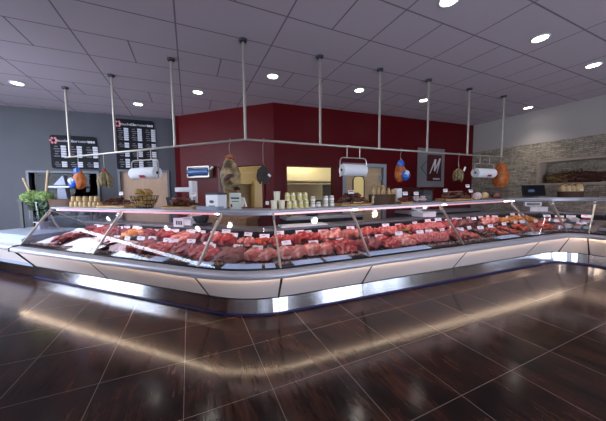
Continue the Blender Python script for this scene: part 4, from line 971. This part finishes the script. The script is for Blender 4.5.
P = on_plane(380, 178, pd, (nd_.x, nd_.y, 0)); struct('door_lock', MB().box(P+n*.01, (.09, .03, .14), M3), 'frame_grey', do)
# plain letter sign
c, w, h, rz = quad_on(MA, MBp, 417.5, 444, 148.5, 187, .02); o = thing('letter_sign', 'grey panel sign with dark red square bearing a white letter M', 'sign', c, rz)
mat('sign_grey', (134, 130, 134), .5); mat('sign_red', (74, 16, 26), .4); mat('sign_white', (232, 228, 232), .5); mat('sign_dark', (62, 54, 60), .5)
MB().box((0, 0, 0), (w, .02, h)).build('back_panel', 'sign_grey', o)
c2, w2, h2, _ = quad_on(MA, MBp, 427.5, 441, 155, 181, .045); M = Matrix.Rotation(-rz, 3, 'Z'); l = M @ (c2-c); l.z = c2.z-c.z
sq = MB().box(l, (w2, .03, h2)).build('red_plate', 'sign_red', o)
dm = MB().tube([(l.x-w2*.95, -.014, l.z), (l.x, -.014, l.z+h2*.62), (l.x+w2*.85, -.014, l.z), (l.x, -.014, l.z-h2*.62)], .012, 6, True); dm.build('diamond_outline', 'sign_dark', o)
def stroke(pts, r): 
    return MB().tube([(l.x+x*w2, l.y-.017, l.z+z*h2) for x, z in pts], r, 6)
stroke([(-.36, -.22), (.02, .32)], [.012, .03]).build('letter_stroke', 'sign_white', sq); stroke([(.02, .32), (-.03, -.12)], [.03, .022]).build('letter_stroke', 'sign_white', sq)
stroke([(-.03, -.12), (.36, .36)], [.02, .03]).build('letter_stroke', 'sign_white', sq); stroke([(.36, .36), (.16, -.2)], [.03, .012]).build('letter_stroke', 'sign_white', sq)
for i in range(5): MB().box((l.x+w2*(-.06+.1*i), l.y-.016, l.z-h2*.42), (w2*.07, .004, h2*.06)).build('lettering', 'sign_white', sq)
# film dispenser on the diagonal face
c, w, h, rz = quad_on(DA, DB, 189.5, 211, 166.5, 177.5, .1); o = thing('film_dispenser', 'steel wall dispenser with blue cling film roll on diagonal red wall', 'dispenser', c, rz)
mat('film_blue', (66, 96, 150), .15)
bx = MB(); bx.box((0, .06, 0), (w, .03, h)).box((0, 0, h/2-.01), (w, .16, .02)).box((0, 0, -h/2+.01), (w, .16, .02)).box((-w/2+.01, 0, 0), (.02, .16, h)).box((w/2-.01, 0, 0), (.02, .16, h)); bx.build('housing', 'steel', o)
MB().tube([(-w/2+.02, -.02, 0), (w/2-.02, -.02, 0)], h*.33, 18).build('film_roll', 'film_blue', o, True); MB().tube([(w/2, -.02, h*.2), (w/2+.07, -.02, h*.4)], .03, 10).build('knob', 'white_plastic', o, True); MB().box((w/2+.03, -.02, h*.45), (.05, .05, .06)).build('bracket', 'black', o)
c, w, h, rz = quad_on(MA, MBp, 1, 2, 1, 2, .01)
p0, d, n = plane_at(DA, DB, .012); P = on_plane(267.3, 203, p0, (n.x, n.y, 0)); o = thing('wall_socket', 'small white socket low on red wall right of the kitchen window', 'socket', P, math.atan2(d.y, d.x))
MB().box((0, 0, 0), (.085, .018, .085)).build('plate', 'white_plastic', o, bevel=.004); MB().lathe([(.028, -.004), (.026, .004), (.001, .004)], n=18).build('insert', 'white_enamel', o).rotation_euler.x = PI/2

# ------------------------------------------------------------------ kitchen behind the openings
kl = thing('kitchen_lamp', 'long fluorescent lamp on the kitchen ceiling behind pass-through', 'lamp', (3.4, 7.6, 2.69)); mat('tube_lit', (255, 244, 206), emit=9)
MB().box((0, 0, -.02), (1.5, .2, .04)).build('housing', 'white_paint', kl); MB().box((0, 0, -.055), (1.46, .12, .03)).build('tube', 'tube_lit', kl)
kl2 = thing('kitchen_lamp', 'fluorescent lamp on the kitchen ceiling behind diagonal window', 'lamp', (1.0, 7.9, 2.69)); MB().box((0, 0, -.02), (1.0, .2, .04)).build('housing', 'white_paint', kl2); MB().box((0, 0, -.055), (.96, .12, .03)).build('tube', 'tube_lit', kl2)
mat('cream_tile', (232, 222, 184), .3); mat('cupboard_cream', (222, 204, 160), .45)
o = thing('extractor_hood', 'cream steel extractor hood in the kitchen behind pass-through', 'hood', (3.75, 8.5, 1.75))
MB().rings([[(x*f, -.75*g_ if y < 0 else .36, z) for x, y in ((-1, -1), (1, -1), (1, 1), (-1, 1))] for f, g_, z in ((1.0, .9, 0), (1.0, .9, .12), (.8, .45, .9))]).build('canopy', 'cream_tile', o); MB().box((0, -.66, .06), (1.9, .03, .05)).build('lip', 'steel', o)
o = thing('cooking_range', 'dark cooking range under the kitchen hood', 'range', (3.75, 8.4, 0)); MB().box((0, 0, .44), (1.9, .8, .88)).build('body', 'black_plastic', o, bevel=.01); MB().box((0, 0, .9), (1.92, .84, .04)).build('hob', 'black', o)
for x in (-.5, .1, .6): MB().lathe([(.14, .92), (.15, .94), (.15, 1.12+.1*abs(x)), (.001, 1.12+.1*abs(x))], (x, 0, 0), 20).build('pan', 'steel_dull' if x < 0 else 'black_plastic', o, True)
o = thing('cupboard', 'tall cream cupboard at left in the kitchen behind pass-through', 'cupboard', (2.35, 8.55, 0)); MB().box((0, 0, .95), (.8, .6, 1.9)).build('body', 'cupboard_cream', o, bevel=.01)
for sx in (-.2, .2): dr = MB().box((sx, -.31, .95), (.38, .02, 1.8)).build('door', 'cupboard_cream', o, bevel=.004); MB().box((sx*.2, -.325, 1.0), (.015, .02, .14)).build('handle', 'steel', dr)
o = thing('refrigerator', 'white upright refrigerator in the kitchen seen at right of pass-through', 'refrigerator', (5.05, 8.35, 0)); MB().box((0, 0, 1.0), (.7, .7, 2.0)).build('body', 'white_enamel', o, bevel=.015); dr = MB().box((0, -.365, 1.05), (.68, .03, 1.85)).build('door', 'white_enamel', o, bevel=.01); MB().tube([(-.28, -.39, .9), (-.28, -.42, .95), (-.28, -.42, 1.4), (-.28, -.39, 1.45)], .012).build('handle', 'steel', dr)
o = thing('wall_cupboard', 'cream wall cupboard in the kitchen behind the diagonal window', 'cupboard', (1.55, 8.7, 1.75)); MB().box((0, 0, .2), (1.0, .36, .4)).build('body', 'cupboard_cream', o, bevel=.008)
for sx in (-.25, .25): MB().box((sx, -.19, .2), (.48, .02, .37)).build('door', 'cupboard_cream', o, bevel=.004)
o = thing('kitchen_counter', 'kitchen counter along the back wall behind diagonal window', 'counter', (1.1, 8.55, 0)); MB().box((0, 0, .45), (1.6, .6, .9)).build('body', 'cupboard_cream', o); MB().box((0, -.01, .92), (1.64, .64, .04)).build('worktop', 'steel', o)
tp = thing('kitchen_tap', 'thin kitchen tap on the counter behind diagonal window', 'tap', (1.75, 8.6, .94)); MB().tube([(0, 0, 0), (0, 0, .34), (0, -.03, .40), (0, -.10, .42), (0, -.17, .39), (0, -.19, .32)], .016).build('spout', 'steel', tp, smooth=True); MB().tube([(.02, 0, .06), (.09, 0, .09)], .01).build('lever', 'steel', tp)
# person in the kitchen: one continuous body grown from a skeleton
P = on_plane(237.5, 191, (0, 7.75, 0), (0, 1, 0)); hz = P.z+.09
def person(x, y, hgt, face):
    o = thing('person', 'person with short dark hair in white coat standing in the kitchen', 'person', (x, y, 0), face)
    s = hgt/1.72
    V = [(0, 0, .92, .14), (0, 0, 1.12, .145), (0, 0, 1.32, .15), (0, .0, 1.44, .07), (0, -.01, 1.52, .055), (0, -.015, 1.60, .085), (0, -.01, 1.665, .075),
         (.19, 0, 1.38, .06), (.25, -.02, 1.12, .045), (.22, -.16, .95, .034), (.2, -.24, .96, .03), (-.19, 0, 1.38, .06), (-.25, -.02, 1.12, .045), (-.22, -.16, .95, .034), (-.2, -.24, .96, .03),
         (.09, 0, .82, .095), (.1, -.01, .48, .065), (.1, .02, .09, .045), (.1, -.13, .04, .035), (-.09, 0, .82, .095), (-.1, -.01, .48, .065), (-.1, .02, .09, .045), (-.1, -.13, .04, .035)]
    E_ = [(0, 1), (1, 2), (2, 3), (3, 4), (4, 5), (5, 6), (2, 7), (7, 8), (8, 9), (9, 10), (2, 11), (11, 12), (12, 13), (13, 14), (0, 15), (15, 16), (16, 17), (17, 18), (0, 19), (19, 20), (20, 21), (21, 22)]
    for hand, sx in ((10, 1), (14, -1)):
        for i in range(5):
            b = len(V); hx, hy, hz_ = V[hand][:3]
            dx = sx*(-.03+.015*i) if i < 4 else -sx*.05
            V.append((hx+dx, hy-.04 if i < 4 else hy-.01, hz_, .009)); V.append((hx+dx*1.05, hy-.085 if i < 4 else hy-.04, hz_-.02, .008)); E_ += [(hand, b), (b, b+1)]
    me = bpy.data.meshes.new('body'); me.from_pydata([(a*s, b*s, c*s) for a, b, c, r in V], E_, []); ob = bpy.data.objects.new('body', me); COL.objects.link(ob)
    ob.modifiers.new('skin', 'SKIN')
    if not me.skin_vertices:
        bm = bmesh.new(); bm.from_mesh(me); bm.verts.layers.skin.verify(); bm.to_mesh(me); bm.free()
    for i, v in enumerate(me.skin_vertices[0].data): v.radius = (V[i][3]*s,)*2; v.use_root = (i == 0)
    ob.modifiers.new('sub', 'SUBSURF').levels = 2; ob.modifiers['sub'].render_levels = 2
    dg = bpy.context.evaluated_depsgraph_get(); m2 = bpy.data.meshes.new_from_object(ob.evaluated_get(dg)); bpy.data.objects.remove(ob)
    mat('skin', (206, 150, 122), .5); mat('coat', (226, 226, 230), .7); mat('hair', (30, 22, 20), .6)
    m2.materials.clear(); m2.materials.append(MATS['skin']); m2.materials.append(MATS['coat']); m2.materials.append(mat('trousers', (52, 54, 62), .8)); m2.materials.append(MATS['black'])
    for p in m2.polygons:
        p.use_smooth = True; c = p.center/s; p.material_index = 3 if c.z < .1 else 2 if c.z < .55 else 1 if c.z < 1.46 and not (c.y < -.17 and c.z < 1.1) else 0
    b_ = bpy.data.objects.new('body', m2); COL.objects.link(b_); b_.parent = o
    MB().blob((.092*s, .10*s, .085*s), (0, .012*s, 1.675*s), amp=.12, freq=3, fn=lambda p: Vector((p.x, p.y+(.03 if p.z < 0 else 0), p.z))).build('hair', 'hair', o, True)
    for sx in (-1, 1):
        MB().blob((.012*s, .006*s, .008*s), (sx*.032*s, -.098*s, 1.615*s), amp=0, sub=2).build('eye', 'hair', o, True); MB().blob((.012*s, .02*s, .028*s), (sx*.09*s, 0, 1.6*s), amp=.1, sub=2).build('ear', 'skin', o, True)
    MB().blob((.014*s, .022*s, .024*s), (0, -.105*s, 1.585*s), amp=0, sub=2).build('nose', 'skin', o, True); MB().blob((.026*s, .008*s, .006*s), (0, -.092*s, 1.552*s), amp=0, sub=2).build('mouth', 'motif', o, True)
person(P.x, P.y, hz, .2)

# ------------------------------------------------------------------ niche in the stone wall
fr_ = MB(); t = .055
for a, b in (((8.14, NY0-t, nz0-t), (8.5, NY1+t, nz0)), ((8.14, NY0-t, nz1), (8.5, NY1+t, nz1+t)), ((8.14, NY0-t, nz0), (8.5, NY0, nz1)), ((8.14, NY1, nz0), (8.5, NY1+t, nz1))): fr_.box2(a, b)
mat('niche_beige', (168, 150, 136), .5); struct('trim_7', fr_, 'niche_beige')
mat('dried_herb', (128, 98, 48), .8, c2=(74, 50, 28), scale=30, bump=.6); mat('dried_red', (92, 48, 34), .8, c2=(50, 28, 22), scale=30, bump=.6)
q = random.Random(3)
for i, (px, m_, lab) in enumerate(((563, 'dried_herb', 'golden dried flower bundle lying at the left in the wall niche'), (576, 'dried_red', 'dark red dried flower bundle in the middle of the wall niche'), (589, 'dried_red', 'dark dried flower bundle at the right in the wall niche'))):
    p = on_plane(px, 178, (8.33, 0, 0), (1, 0, 0)); o = thing('dried_bundle', lab, 'dried flowers', (8.33, p.y, nz0), 0, 'dried bundles in the niche')
    MB().blob((.13, .30, .12), (0, 0, .115), amp=.5, freq=4, seed=i, flat=-.115, sub=4).build('heads', m_, o, True)
    for j in range(9):
        a = q.uniform(-.3, .3); MB().tube([(0, a*.3, .08), (q.uniform(-.12, .02), a, .22+q.uniform(0, .12))], .006, 5).build('stalk', m_, o)


S.view_settings.view_transform = 'Standard'; S.view_settings.look = 'None'; S.view_settings.gamma = 1; S.view_settings.use_curve_mapping = False
S.view_settings.exposure = .6
S.cycles.use_denoising = True; S.cycles.max_bounces = 8; S.cycles.transparent_max_bounces = 24; S.cycles.diffuse_bounces = 4
S.cycles.sample_clamp_indirect = 6; S.cycles.caustics_reflective = False
